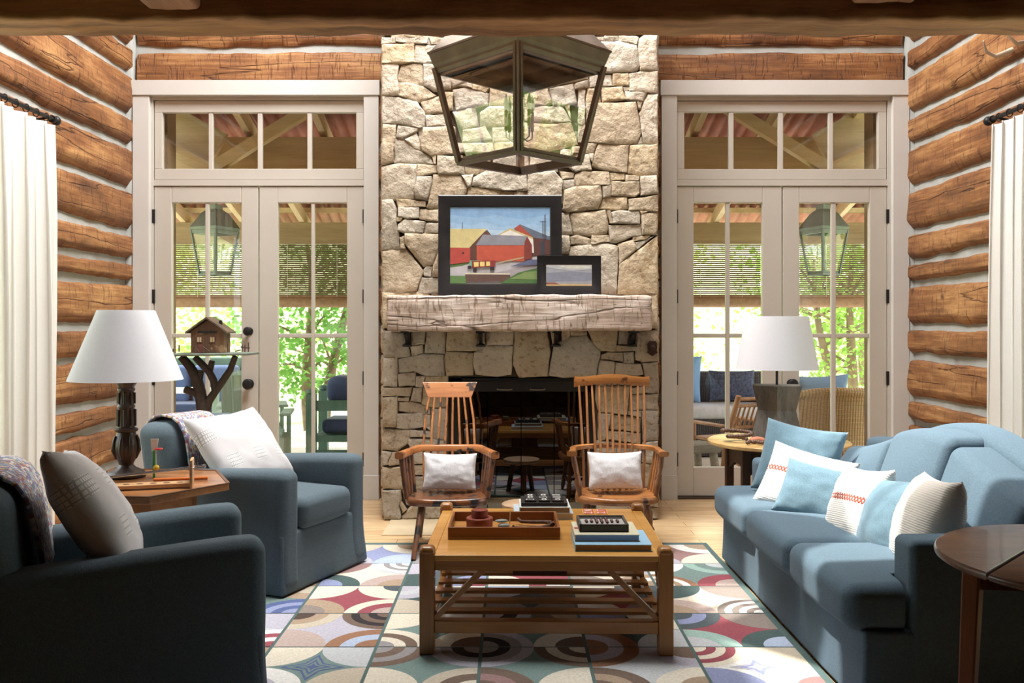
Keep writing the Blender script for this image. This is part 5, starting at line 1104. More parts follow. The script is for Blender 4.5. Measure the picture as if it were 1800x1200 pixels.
MB().prism([(-.010, -.004, .125), (.012, -.004, .125), (.020, -.004, .185), (-.016, -.004, .185)], (0, .008, 0)).build('paddle', pm((226, 214, 208)), tt, bevel=.001)
MB().tube([(.012 + .016 * math.cos(a) + .012, -.012 + .016 * math.sin(a), .138) for a in [R(20) * q for q in range(19)]], .0035, 8, cap=False).build('red_hoop', mat('red plastic', (200, 54, 54), rough=.35), tt, smooth=60)
MB().tube([(.010, -.006, .125), (.012, -.008, .06)], .0012, 6).build('string', pm((226, 214, 208)), tt)
MB().sphere((.012, -.010, .048), .014, 14).build('yellow_ball', mat('yellow ball', (206, 168, 40), rough=.6), tt, smooth=180)

# ------------------------------------------------------------------ right round table and star lamp
rc = Vector((1.70, 5.62, 0)); RT = .627; rr_ = .437
rt = thing('round_side_table', 'round side table with dark base behind the far arm of the sofa', 'table', (rc.x, rc.y, 0))
MB().lathe([(rr_ - .012, RT - .026), (rr_, RT - .020), (rr_, RT - .005), (rr_ - .006, RT)], seg=56).build('tabletop', wood('pale worn tabletop', (150, 112, 66), (206, 176, 120), 'x', rough=.3, scale=6), rt, smooth=40)
DKW = wood('dark brown base wood', (46, 34, 26), (80, 60, 46), 'z', rough=.4)
for a, b in (((-.26, -.20), (.26, -.20)), ((-.26, .20), (.26, .20)), ((-.26, -.20), (-.26, .20)), ((.26, -.20), (.26, .20))):
    A, B = Vector((*a, RT - .026)), Vector((*b, RT - .026)); dv = (B - A).normalized(); pts = [A, B, B + Vector((0, 0, -.10)), B + Vector((0, 0, -.17)) - dv * .02, B + Vector((0, 0, -.115)) - dv * .09, A + Vector((0, 0, -.115)) + dv * .09, A + Vector((0, 0, -.17)) + dv * .02, A + Vector((0, 0, -.10))]
    n_ = dv.cross(Vector((0, 0, 1))) * .01
    MB().prism([p - n_ for p in pts], n_ * 2).build('apron', DKW, rt)
for sx in (-1, 1):
    for sy in (-1, 1): MB().box(sx * .26 - .025, sx * .26 + .025, sy * .2 - .025, sy * .2 + .025, 0, RT - .027).build('leg', DKW, rt, bevel=.004)
sl = thing('star_lamp', 'grey wooden star-shaped lamp with white shade on the round table', 'lamp', (rc.x, rc.y + .03, RT + .001), R(14))
GREY = wood('weathered grey lamp wood', (58, 56, 52), (124, 118, 110), 'z', rough=.6, scale=8, ratio=.3, bump=.4)
def star(r0, r1, z): return [Vector(((r0 if q % 2 else r1) * math.cos(R(30) * q), (r0 if q % 2 else r1) * math.sin(R(30) * q), z)) for q in range(12)]
s_ = MB(); s_.loft([star(.138, .182, 0), star(.130, .174, .03), star(.108, .138, .17), star(.102, .132, .19), star(.108, .138, .21), star(.134, .172, .345), star(.125, .16, .347)])
s_.build('lamp_body', GREY, sl, smooth=20)
MB().tube([(0, 0, .34), (0, 0, .56)], .008, 8).sphere((0, 0, .60), .03, 12).build('stem', IRON, sl, smooth=60)
shade(sl, .254, .193, .447, .780)
BEADM = mat('carved bead brown', (98, 72, 58), rough=.45, var=.35, scale=60, bump=.4, bscale=120)
def beads(label, pts, r, off):
    m = MB()
    P = [Vector(p) for p in pts]; acc = 0; prev = P[0]
    for a, b in zip(P, P[1:]):
        L0 = (b - a).length; n = max(1, round(L0 / (r * 1.15)))
        for q in range(n): m.sphere(a + (b - a) * (q / n), r * (1 if q % 2 else .85), 8)
    o = m.build('bead_strand', BEADM, smooth=60); o.location = (rc.x, rc.y, RT + .001); tag(o, label, 'beads', 'carved beads on the round table')
zb_ = .015
beads('strand of carved brown beads curled at the left of the star lamp', [(-.27 + (.05 + .003 * i) * math.cos(a), -.075 + (.04 + .002 * i) * math.sin(a), zb_ + .003 * i) for i, a in enumerate([R(30) * q for q in range(20)])], .014, 0)
beads('strand of carved brown beads along the front of the star lamp', [(-.26 + .02 * i, -.24 + .025 * math.sin(i * .9), zb_ + .004 * (i % 2)) for i in range(12)], .0135, 0)
beads('short thick carved strand lying in front of the star lamp', [(-.02 + .02 * i, -.245 + .006 * i, .019) for i in range(7)], .0175, 0)
fnn = MB().rbox((0, 0, .022), (.10, .05, .040), .018, (4, 3, 2), 3, lambda p: Vector((p.x, p.y, p.z * (1 - abs(p.x) * 5)))).build('terracotta_figure', mat('terracotta', (188, 120, 92), rough=.7, var=.15), smooth=60); fnn.location = (rc.x - .175, rc.y - .155, RT + .001); tag(fnn, 'small terracotta figure among the beads on the round table', 'ornament')

# ------------------------------------------------------------------ drop leaf table, right foreground
DT = wood('dark mottled oak', (58, 34, 22), (112, 72, 48), 'x', rough=.34, scale=16, ratio=.25, bump=.25, coat=.2)
dc = Vector((1.715, 2.545, 0)); dr_ = .452; DZ = .678
dl = thing('drop_leaf_table', 'dark oak round drop-leaf table in the right foreground', 'table', (dc.x, dc.y, 0))
sn = Vector((1, -1, 0)).normalized(); soff = (Vector((1.41, 2.52, 0)) - dc).dot(sn)
def seg_poly(side, gap=.003):
    P = []
    for q in range(96):
        a = 2 * math.pi * q / 96; p = Vector((dr_ * math.cos(a), dr_ * math.sin(a), 0)); P.append(p)
    out = []
    for i, p in enumerate(P):
        n_ = P[(i + 1) % 96]; a, b = side * (p.dot(sn) - soff) - gap, side * (n_.dot(sn) - soff) - gap
        if a >= 0: out.append(p)
        if a * b < 0: out.append(p + (n_ - p) * (a / (a - b)))
    return out
for side, nm in ((-1, 'drop_leaf'), (1, 'tabletop')):
    o = seg_poly(side); c = sum(o, Vector()) / len(o)
    m = MB(); m.loft([[p + (c - p).normalized() * i + Vector((0, 0, z)) for p in o] for i, z in ((.012, DZ - .024), (.002, DZ - .019), (0, DZ - .012), (.003, DZ - .004), (.009, DZ))]); m.build(nm, DT, dl, smooth=40)
DL = wood('dark oak legs', (52, 28, 18), (120, 68, 40), 'z', rough=.36, scale=9, ratio=.1)
U, V = Vector((1, 1, 0)).normalized(), sn
for a, b, sp_ in ((-.127, -.318, 1), (-.24, -.10, 1), (.24, -.10, 1), (-.22, .26, 1), (.22, .26, 1)):
    tp = U * a + V * b + Vector((0, 0, DZ - .025)); bt = U * (a * 1.08) + V * (b * 1.08) ; MB().loft([[c_ + U * (x * s) + V * (y * s) for x, y in ((-1, -1), (1, -1), (1, 1), (-1, 1))] for c_, s in ((bt, .020), (tp, .026))]).build('leg', DL, dl, bevel=.005)
for p, q in ((U * -.24 + V * -.10, U * .24 + V * -.10), (U * -.22 + V * .26, U * .22 + V * .26), (U * -.24 + V * -.10, U * -.22 + V * .26), (U * .24 + V * -.10, U * .22 + V * .26), (U * -.127 + V * -.318, U * .05 + V * -.10)):
    MB().bar(p + Vector((0, 0, DZ - .075)), q + Vector((0, 0, DZ - .075)), .022, .10).build('apron', DL, dl)

# ------------------------------------------------------------------ branch stand with little house
BARK = mat('dark branch bark', (62, 52, 46), rough=.75, var=.25, scale=30, bump=.6, bscale=50)
by = 6.25; bx = lambda px: (px - CX) / F * by; bz = lambda py: HC - (py - CY) / F * by
bs = thing('branch_stand', 'dark forked branch pedestal standing by the left glazed doors', 'stand', (bx(362), by, 0))
BO = Matrix.Translation((-bx(362), -by, 0))
t_ = MB(); t_.tube([(bx(364), by, .03), (bx(362), by + .01, .35), (bx(360), by, .60), (bx(357), by, bz(722)), (bx(352), by, bz(690)), (bx(346), by, bz(665)), (bx(332), by + .02, bz(644)), (bx(317), by + .02, bz(627))], [.055, .05, .045, .042, .040, .038, .032, .028], 12)
t_.build('trunk', BARK, bs, smooth=60, M=BO)
for pts, rd in (([(360, 722), (366, 705), (377, 690), (392, 668), (404, 650), (414, 626)], [.036, .03, .026, .025, .023, .020]), ([(378, 688), (376, 668), (368, 653), (355, 640), (343, 627)], [.026, .027, .026, .025, .022]), ([(366, 654), (371, 642), (372, 634)], [.026, .022, .020]), ([(349, 672), (352, 660), (353, 651)], [.028, .022, .020]), ([(355, 704), (344, 690), (326, 684)], [.030, .026, .027])):
    m = MB(); m.tube([(bx(x), by - .0 + .01 * math.sin(x), bz(y)) for x, y in pts], rd, 10); m.build('branch', BARK, bs, smooth=60, M=BO)
MB().lathe([(.16, 0), (.16, .02), (.07, .05)], seg=20).build('foot', BARK, bs, smooth=60)
pf = MB(); pf.rbox(((bx(305) + bx(446)) / 2, by, bz(622)), (bx(446) - bx(305), .30, .018), .006, (6, 3, 1), 2, lambda p: p + Vector((0, 0, .012 * (p.x - bx(375)) * 1))); pf.build('platform', mat('mossy grey board', (112, 122, 112), rough=.8, var=.2, scale=14), bs, smooth=50, M=BO)
zp = bz(622) + .0095
hs = thing('model_house', 'small brown twig model house with pitched roof on the branch stand', 'model house', (bx(370.5), by, zp + .002))
HW = wood('brown twig wall', (70, 50, 38), (134, 98, 70), 'z', rough=.7, scale=20, worn=(150, 124, 92), wornamt=.62); RFM = wood('grey brown shingle', (62, 52, 42), (112, 94, 74), 'x', rough=.8, scale=14)
hw_, he, hp = .115, .145, .235
MB().prism([(-hw_, -.07, 0), (hw_, -.07, 0), (hw_, -.07, he), (0, -.07, hp - .01), (-hw_, -.07, he)], (0, .14, 0)).build('house_wall', HW, hs)
for s in (-1, 1): MB().prism([(0, -.10, hp), (s * .145, -.10, he - .012), (s * .145, -.10, he + .0), (0, -.10, hp + .014)], (0, .20, 0)).build('roof', RFM, hs)
MB().box(-.065, .065, -.076, -.068, .135, .152).build('letter_slot', IRON, hs)
for x in (-.055, .035):
    f_ = MB(); f_.box(x - .018, x + .02, -.076, -.068, .07, .112); fo_ = f_.build('window', pm((110, 60, 50)), hs); MB().box(x - .013, x - .001, -.0775, -.075, .075, .107).box(x + .003, x + .015, -.0775, -.075, .075, .107).build('pane', pm((196, 176, 130)), fo_)
MB().box(-.062, -.03, -.0765, -.068, .0, .06).build('door', pm((116, 58, 50)), hs)
MB().tube([(.07, .0, .19), (.07, 0, .225)], .012, 8).build('chimney', IRON, hs, smooth=60)
RUST = mat('rusty twig fence', (78, 56, 50), rough=.8)
for px_, h_ in ((324, .055), (408, .075), (433, .06), (438, .055), (444, .075), (308, .03), (314, .03)): MB().tube([(bx(px_), by - .10, zp + .008), (bx(px_), by - .10, zp + h_)], .005, 6).build('fence_twig', RUST, bs, smooth=60, M=BO)
for pts in (((431, .04), (446, .035)), ((421, .012), (431, .022)), ((346, .008), (352, .05), (358, .008)), ((363, .05), (378, .008))): MB().tube([(bx(x), by - .10, zp + z) for x, z in pts], .0045, 6).build('fence_twig', RUST, bs, smooth=60, M=BO)

# ------------------------------------------------------------------ curtains
CUR = sheer('ivory linen curtain', (250, 249, 245), .35)
def curtain(label, rodlabel, X, sg, y_far, y_near, folds, ph):
    ztop, zbot = 2.60, .015
    cu = thing('curtain', label, 'curtain', (X, (y_far + y_near) / 2, 0), 0, 'ivory curtains')
    m = MB(); n = folds * 14; zs = [ztop, ztop - .03, ztop - .10, ztop - .3, 2.0, 1.4, .8, .3, .12, zbot]; vs = []
    for z in zs:
        f = (ztop - z) / (ztop - zbot); am = .030 + .022 * min(1, f * 3)
        for i in range(n + 1):
            u = i / n; y = y_far + (y_near - y_far) * u + .02 * f * math.sin(u * 9 + ph); a = 2 * math.pi * folds * u + ph + .6 * math.sin(u * 5 + f * 1.4)
            vs.append(Vector((X + am * math.cos(a) * (1 + .3 * math.sin(u * 17)) + .006 * math.sin(a * 2 + f * 3), y + .018 * math.sin(a * 2) , z)))
    g = n + 1; m.add(vs, [(i * g + j, i * g + j + 1, (i + 1) * g + j + 1, (i + 1) * g + j) for i in range(len(zs) - 1) for j in range(n)])
    OM = Matrix.Translation((-X, -(y_far + y_near) / 2, 0))
    c = m.build('curtain_panel', CUR, cu, smooth=180, M=OM); s = c.modifiers.new('solid', 'SOLIDIFY'); s.thickness = .003
    for i in range(folds):
        y = y_far + (y_near - y_far) * (i + .35) / folds
        MB().tube([(X + .020 * math.cos(a), y + .004, 2.640 + .024 * math.sin(a)) for a in [R(24) * q for q in range(16)]], .0035, 6, cap=False).build('curtain_ring', IRON, cu, smooth=60, M=OM)
    rd = thing('curtain_rod', rodlabel, 'curtain rod', (X, y_far, 2.645), 0, 'black curtain rods')
    MB().tube([(0, .05, 0), (0, -2.9, 0)], .014, 12).build('rod', IRON, rd, smooth=60)
    MB().sphere((0, .085, 0), .030, 14).tube([(0, .03, 0), (0, .055, 0)], .024, 12).build('finial', IRON, rd, smooth=60)
    for yy in (-.02, -2.8): MB().tube([(0, yy, -.005), (-sg * .09, yy, -.02), (-sg * .108, yy, -.02)], .008, 8).box(-sg * .105 - .006, -sg * .105 + .006, yy - .02, yy + .02, -.07, .04).build('rod_bracket', IRON, rd, smooth=50)
curtain('ivory linen curtain hanging at the left wall window', 'black iron curtain rod on the left log wall', -2.865, 1, 5.54, 4.86, 6, .4)
curtain('ivory linen curtain hanging at the right wall window', 'black iron curtain rod on the right log wall', 3.035, -1, 5.55, 4.86, 6, 2.1)
ant = MB(); av = Vector((3.06, 5.40, 0)); 
ant.tube([(WALL_R - .03, 5.48, 3.06), (3.02, 5.52, 3.02), (2.95, 5.50, 3.04), (2.90, 5.44, 3.09)], [.016, .014, .010, .004], 8).tube([(WALL_R - .03, 5.36, 3.06), (3.02, 5.30, 3.03), (2.96, 5.30, 3.09)], [.016, .012, .004], 8)
tag(ant.build('antler', mat('pale antler bone', (206, 196, 176), rough=.6, var=.1), smooth=60), 'pale antler tip on the right log wall under the beam', 'antler')

# ------------------------------------------------------------------ lanterns
BULB = mat('frosted candle bulb', (214, 218, 214), rough=.25, var=.03, bump=0); CANDLE = mat('tan candle sleeve', (176, 150, 116), rough=.6)
GREENB = mat('grey green aged metal', (104, 112, 108), rough=.5, var=.15, metal=.5)
def lantern(name, label, c, rb, rtp, rcn, h, hc_, roof, rod, metal, group, rz=0, post=.022, ncand=6, candle=None):
    t = thing(name, label, 'lantern', c, rz, group)
    def sq(r, z): return [Vector((r * math.cos(R(90) * q - R(90)), r * math.sin(R(90) * q - R(90)), z)) for q in range(4)]
    B, T = sq(rb, 0), sq(rtp, h)
    for q in range(4):
        m = MB(); rad = Vector((B[q].x, B[q].y, 0)).normalized(); tan = Vector((-rad.y, rad.x, 0)); p = post
        pr = [(-1, 0), (-.55, .35), (-.3, .35), (0, .75), (.3, .35), (.55, .35), (1, 0), (.5, -.8), (-.5, -.8)]
        m.loft([[k_ + tan * (x * p) + rad * (y * p) for x, y in pr] for k_ in (B[q], T[q])]); m.build('corner_post', metal, t)
    def ringbar(prof, nm):
        m = MB(); m.loft([sq(r, z) for r, z in prof + prof[:1]], False); return m.build(nm, metal, t)
    s2 = math.sqrt(2)
    ringbar([(rb - post * 1.3, -.012), (rb + post * .5, -.012), (rb + post * .6, .004), (rb + post * .1, .012), (rb + post * .15, .024), (rb - post * 1.1, .030)], 'bottom_rail')
    ringbar([(rtp - post * 1.6, h - .035), (rtp, h - .030), (rtp + post * .4, h - .012), (rtp + post * .5, h), (rtp - post * 1.6, h)], 'top_rail')
    ringbar([(rtp, h), (rtp + .3 * (rcn - rtp), h + .25 * hc_), (rtp + .55 * (rcn - rtp), h + .55 * hc_), (rcn * .985, h + .86 * hc_), (rcn, h + .88 * hc_), (rcn, h + hc_), (rcn * .96, h + hc_), (rtp * .96, h + .06 * hc_)], 'cornice')
    r = MB(); r.loft([sq(rcn * .98, h + hc_), sq(rcn * .55, h + hc_ + roof * .62), sq(rcn * .30, h + hc_ + roof * .8), sq(rcn * .30, h + hc_ + roof)], False).add(sq(rcn * .30, h + hc_ + roof), [(0, 1, 2, 3)])
    r.build('roof', metal, t)
    m = MB(); m.add(sq(rb - .012, .03) + sq(rtp - .012, h - .03), [(q, (q + 1) % 4, 4 + (q + 1) % 4, 4 + q) for q in range(4)]); m.build('glass_panes', PANE, t)
    cm = MB(); zc = h * .30; hub = h + hc_ + roof * .6
    cm.tube([(0, 0, hub), (0, 0, zc - .03)], .007 * h / .5, 8).lathe([(.004, zc - .09 * h / .5), (.016 * h / .5, zc - .05 * h / .5), (.022 * h / .5, zc), (.01, zc + .03)], seg=12)
    for q in range(ncand):
        a = 2 * math.pi * q / ncand + .3; ca, sa = math.cos(a), math.sin(a); k_ = h / .5; rr0 = .072 * k_
        cm.tube([(0, 0, zc), (rr0 * .6 * ca, rr0 * .6 * sa, zc - .035 * k_), (rr0 * ca, rr0 * sa, zc - .02 * k_), (rr0 * ca, rr0 * sa, zc + .02 * k_)], .004 * k_, 6)
    cm.build('candle_arms', metal, t, smooth=60)
    for q in range(ncand):
        a = 2 * math.pi * q / ncand + .3; ca, sa = math.cos(a), math.sin(a); k_ = h / .5; rr0 = .072 * k_; p = Vector((rr0 * ca, rr0 * sa, zc + .02 * k_))
        co = MB().tube([p, p + Vector((0, 0, .10 * k_))], .0095 * k_, 10).build('candle', candle or CANDLE, t, smooth=60)
        MB().lathe([(.004 * k_, .10 * k_), (.011 * k_, .115 * k_), (.013 * k_, .135 * k_), (.008 * k_, .165 * k_), (.001, .19 * k_)], p, 10).build('bulb', BULB, co, smooth=60)
    MB().tube([(0, 0, h + hc_ + roof * .95), (0, 0, h + hc_ + roof + rod)], .012, 8).build('hanging_rod', metal, t, smooth=60)
    return t
YL = 4.6
lantern('hanging_lantern', 'big four sided bronze glass lantern hanging before the stone chimney', (.052, YL, 2.190), .312, .436, .478, .490, .085, .33, 1.4, BRONZE, None, R(-1.5), .024)
WAX = mat('ivory candle sleeve', (222, 214, 190), rough=.6)
YP = 8.6
for px_, lb in ((378, 'grey green porch lantern seen through the left glazed doors'), (1448, 'grey green porch lantern seen through the right glazed doors')):
    k_ = YP / F
    lantern('porch_lantern', lb, ((px_ - CX) * k_, YP, HC + (575 - 482) * k_), 26 * k_, 40 * k_, 43 * k_, 76 * k_, 6 * k_, 40 * k_, .35, GREENB, 'porch lanterns', R(20 if px_ < 900 else -22), .014, 4, WAX)
# ------------------------------------------------------------------ porch and garden
def outside_ground():
    m, t, b, N, L = nt('meadow grass'); tc = N('ShaderNodeTexCoord'); n = N('ShaderNodeTexNoise'); n.inputs['Scale'].default_value = 1.4; n.inputs['Detail'].default_value = 10; L(tc.outputs['Object'], n.inputs[0])
    r = N('ShaderNodeValToRGB'); r.color_ramp.elements[0].position = .35; r.color_ramp.elements[0].color = (*lin((140, 156, 100)), 1); r.color_ramp.elements[1].position = .65; r.color_ramp.elements[1].color = (*lin((206, 208, 158)), 1); L(n.outputs['Fac'], r.inputs[0]); L(r.outputs[0], b.inputs['Base Color']); b.inputs['Roughness'].default_value = 1; return m
PAVE = mat('pale flagstone', (224, 216, 204), rough=.8, var=.08, scale=3)
tag(MB().box(-6, 6.5, 7.3, 12.4, -.16, -.03).build('floor_porch', PAVE), kind='structure')
gm_ = MB(); nx_, ny_ = 40, 30
vs = []
for j in range(ny_ + 1):
    for i in range(nx_ + 1):
        x = -30 + 60 * i / nx_; y = 12.3 + 40 * j / ny_; vs.append(Vector((x, y, -.10 + .10 * max(0, y - 14) + .30 * max(0, y - 20) + .25 * nz((x, y, 0), .25) * min(1, (y - 12.3) / 5))))
g_ = nx_ + 1; gm_.add(vs, [(j * g_ + i, j * g_ + i + 1, (j + 1) * g_ + i + 1, (j + 1) * g_ + i) for j in range(ny_) for i in range(nx_)])
GRASS = outside_ground()
tag(gm_.build('meadow', GRASS, smooth=180), kind='structure')
for nm, sg, x0 in (('lawn_west', -1, 3.3), ('lawn_east', 1, 3.5)):
    tag(MB().loft([[Vector((sg * x, y, z)) for x, z in ((x0, -.1), (x0 + 3, 0), (x0 + 9, .9), (x0 + 24, 5.2), (x0 + 24, -.6), (x0, -.6))] for y in (-22, 12.3)]).build(nm, GRASS), kind='structure')
# roof: beams, rafters, corrugated sheet
PINE = wood('pale porch pine', (216, 188, 150), (240, 218, 186), 'y', rough=.7, scale=8); PINEX = wood('porch beam timber', (190, 160, 124), (224, 198, 162), 'x', rough=.75, scale=8)
RUSTR = mat('red corrugated roof sheet', (180, 116, 102), rough=.6, var=.25, scale=5)
def zr(y): return 3.22 - .265 * (y - 8.0)
pr = thing('porch_roof', 'red corrugated porch roof on pale rafters outside the glazed doors', 'roof', (0, 9, 2.9))
PO = Matrix.Translation((0, -9, -2.9))
cr = MB(); vs = []; nn = 420
for j in range(2):
    y = 7.32 if j == 0 else 10.9
    for i in range(nn + 1):
        x = -5.6 + 11.4 * i / nn; vs.append(Vector((x, y, zr(y) + .13 + .024 * math.cos(2 * math.pi * x / .12))))
cr.add(vs, [(i, i + 1, nn + 2 + i, nn + 1 + i) for i in range(nn)])
co_ = cr.build('corrugated_sheet', RUSTR, pr, smooth=180, M=PO); so_ = co_.modifiers.new('solid', 'SOLIDIFY'); so_.thickness = .006
for i in range(16):
    x = -5.1 + i * .68
    MB().loft([[Vector((x + a, y, zr(y) + b)) for a, b in ((-.03, -.09), (.03, -.09), (.03, .05), (-.03, .05))] for y in (7.33, 10.75)]).build('rafter', PINE, pr, M=PO)
for y in (7.9, 8.7, 9.5, 10.3):
    MB().box(-5.5, 5.7, y - .03, y + .03, zr(y) + .055, zr(y) + .11).build('purlin', PINE, pr, M=PO)
MB().box(-5.4, 5.6, 8.05, 8.25, 2.70, 3.06).build('near_beam', PINEX, pr, M=PO)
MB().box(-5.4, 5.6, 10.2, 10.42, 2.305, 2.54).build('outer_beam', wood('grey brown porch beam', (136, 114, 90), (178, 154, 126), 'x', rough=.75, scale=8), pr, M=PO)
PT = wood('pale pine brace', (222, 190, 142), (242, 216, 172), 'x', rough=.7, scale=9)
pz_ = lambda py, Y: HC - (py - CY) / F * Y
def brace(x0, y0, x1, y1, Y, wd, th, mt): MB().bar(((x0 - CX) / F * Y, Y, pz_(y0, Y)), ((x1 - CX) / F * Y, Y, pz_(y1, Y)), th, wd, (0, 0, 1)).build('roof_brace', mt, pr, M=PO)
for fl in (0, 1):
    q = lambda x: x if not fl else 1828 - x
    brace(q(360), 305, q(560), 182, 7.78, .10, .09, PT)
    brace(q(376), 303, q(250), 250, 7.78, .06, .10, PT)
    brace(q(386), 262, q(240), 185, 7.86, .30, .06, PINEX)
    MB().box((q(370) - CX) / F * 7.8 - .05, (q(370) - CX) / F * 7.8 + .05, 7.72, 7.86, pz_(330, 7.8), pz_(300, 7.8)).build('king_post_foot', PT, pr, M=PO)
MB().box(-5.4, 5.6, 7.70, 7.88, pz_(326, 7.8), pz_(302, 7.8)).build('tie_beam', PINEX, pr, M=PO)
for x in (-4.6, 0.05, 4.75): MB().box(x - .09, x + .09, 10.22, 10.40, -.03, 2.305).build('porch_post', PINEX, pr, M=PO)
# bamboo roll blinds
BAM = mat('brown bamboo slats', (104, 84, 62), rough=.7, var=.25, scale=14); BAMR = mat('rolled bamboo', (150, 116, 88), rough=.7, var=.2, scale=20, bump=.6)
for x0, x1, lb in ((-4.45, -2.93, 'half lowered bamboo roll blind at the left of the left porch bay'), (-2.88, -1.2, 'half lowered bamboo roll blind at the right of the left porch bay'), (1.55, 2.98, 'half lowered bamboo roll blind at the left of the right porch bay'), (3.02, 4.5, 'half lowered bamboo roll blind at the right of the right porch bay')):
    Y = 10.55; bl = thing('bamboo_blind', lb, 'blind', ((x0 + x1) / 2, Y, 2.3), 0, 'bamboo roll blinds')
    OM = Matrix.Translation((-(x0 + x1) / 2, -Y, -2.3)); s_ = MB(); zt_, zb_2 = pz_(432, Y), pz_(522, Y); n_ = 27
    for i in range(n_):
        z = zt_ + (zb_2 - zt_) * i / (n_ - 1); dn = .0091 if -2.9 < x0 < 0 else .0074
        s_.box(x0, x1, Y - .003, Y + .003, z - dn * 1.15, z + dn * 1.15)
    s_.build('slats', BAM, bl, M=OM)
    MB().tube([(x0, Y, pz_(531, Y)), (x1, Y, pz_(531, Y))], .062, 14).build('roll', BAMR, bl, smooth=60, M=OM)
    MB().box(x0, x1, Y - .008, Y + .008, pz_(524, Y), pz_(519, Y)).build('slat_rail', BAMR, bl, M=OM)
    c_ = MB()
    for f in (.15, .5, .85): x = x0 + (x1 - x0) * f; c_.tube([(x, Y - .008, zt_ + .14), (x, Y - .008, zb_2)], .003, 5)
    c_.build('cord', pm((226, 214, 208)), bl, M=OM)
# trees
LEAFS = []
for nm_, c_ in (('sunlit lime leaf', (150, 184, 92)), ('fresh green leaf', (122, 168, 84)), ('pale olive leaf', (176, 190, 112))):
    m_ = sheer(nm_, c_, .5); LEAFS.append(m_)
TRUNK = mat('grey brown trunk bark', (132, 112, 88), rough=.9, var=.25, scale=10, bump=.6, bscale=20)
def tree(name, label, c, h, spread, nleaf, lm, size, trunks, seed, zlow):
    rg = random.Random(seed); t = thing(name, label, 'tree', c, 0, 'garden trees'); tips = []
    for (dx, ln) in trunks:
        pts = []; x = dx * .3; y = rg.uniform(-.2, .2)
        for i in range(7):
            f = i / 6; pts.append((x + dx * f * 1.2 + .08 * math.sin(f * 5 + seed), y + .06 * math.cos(f * 6), f * ln))
        MB().tube(pts, [.085 * (1 - .75 * i / 6) for i in range(7)], 10).build('trunk', TRUNK, t, smooth=60)
        bm2 = MB()
        for q in range(9):
            f = .35 + .6 * rg.random(); k_ = min(5, int(f * 6)); p = Vector(pts[k_]); d = Vector((rg.uniform(-1, 1), rg.uniform(-1, 1), rg.uniform(.1, .9))).normalized(); l_ = rg.uniform(.4, 1.0)
            bm2.tube([p, p + d * l_ * .5 + Vector((0, 0, .05)), p + d * l_], [.022, .014, .006], 6); tips.append(p + d * l_)
        bm2.build('branches', TRUNK, t, smooth=60)
    lv = MB()
    cl = [(Vector((rg.gauss(0, spread * .5), rg.gauss(0, spread * .35), rg.uniform(zlow, h))), rg.uniform(.18, .45)) for _ in range(70)] + [(p, .35) for p in tips]
    for i in range(nleaf):
        o, s0 = rg.choice(cl); p = o + Vector((rg.gauss(0, s0 * .6), rg.gauss(0, s0 * .6), rg.gauss(0, s0 * .5)))
        if p.z < zlow * .8: continue
        a = Vector((rg.gauss(0, 1), rg.gauss(0, 1), rg.gauss(-.4, .6))).normalized(); b = a.orthogonal(); b.rotate(Matrix.Rotation(rg.uniform(0, 6.28), 3, a)); s = size * rg.uniform(.6, 1.3)
        lv.add([p, p + a * s * .5 + b * s * .28, p + a * s, p + a * s * .5 - b * s * .28], [(0, 1, 2, 3)])
    lv.build('foliage', lm, t); return t
tree('garden_tree', 'leafy two-stemmed tree outside the right leaf of the left doors', (-2.55, 11.9, -.12), 3.3, 1.25, 5200, LEAFS[1], .085, [(-.12, 2.6), (.30, 2.8)], 4, .55)
tree('garden_tree', 'pale leafy tree outside the left leaf of the left doors', (-5.3, 13.6, -.12), 3.6, 1.5, 3600, LEAFS[2], .09, [(0, 3.0)], 9, .7)
tree('garden_tree', 'leafy tree with twisted branches outside the right leaf of the right doors', (4.6, 12.3, -.12), 3.4, 1.1, 4600, LEAFS[0], .075, [(.1, 2.8), (-.25, 2.4)], 14, .8)
tree('garden_tree', 'bright lime tree outside the left leaf of the right doors', (2.2, 14.8, -.12), 3.6, 1.2, 3400, LEAFS[2], .085, [(-.1, 2.6)], 21, .7)
tree('garden_tree', 'distant green tree behind the middle of the garden', (-.4, 21.5, .6), 4.6, 3.0, 3600, LEAFS[0], .14, [(0, 3.4)], 31, .8)
tree('garden_tree', 'distant pale tree far left in the garden', (-8.0, 18.5, .1), 4.8, 2.2, 3000, LEAFS[2], .14, [(0, 3.6)], 37, .5)
tree('garden_tree', 'distant pale tree far right in the garden', (7.0, 17.5, .1), 4.8, 2.4, 3400, LEAFS[0], .13, [(0, 3.6)], 41, .5)
tree('garden_tree', 'tree on the lawn outside the left side window', (-9.5, 3.5, -.1), 4.6, 1.8, 2600, LEAFS[1], .13, [(0, 3.2)], 51, 1.0)
tree('garden_tree', 'tree on the lawn outside the right side window', (9.5, 4.5, -.1), 4.6, 1.8, 2600, LEAFS[1], .13, [(0, 3.2), (.4, 3)], 57, 1.0)

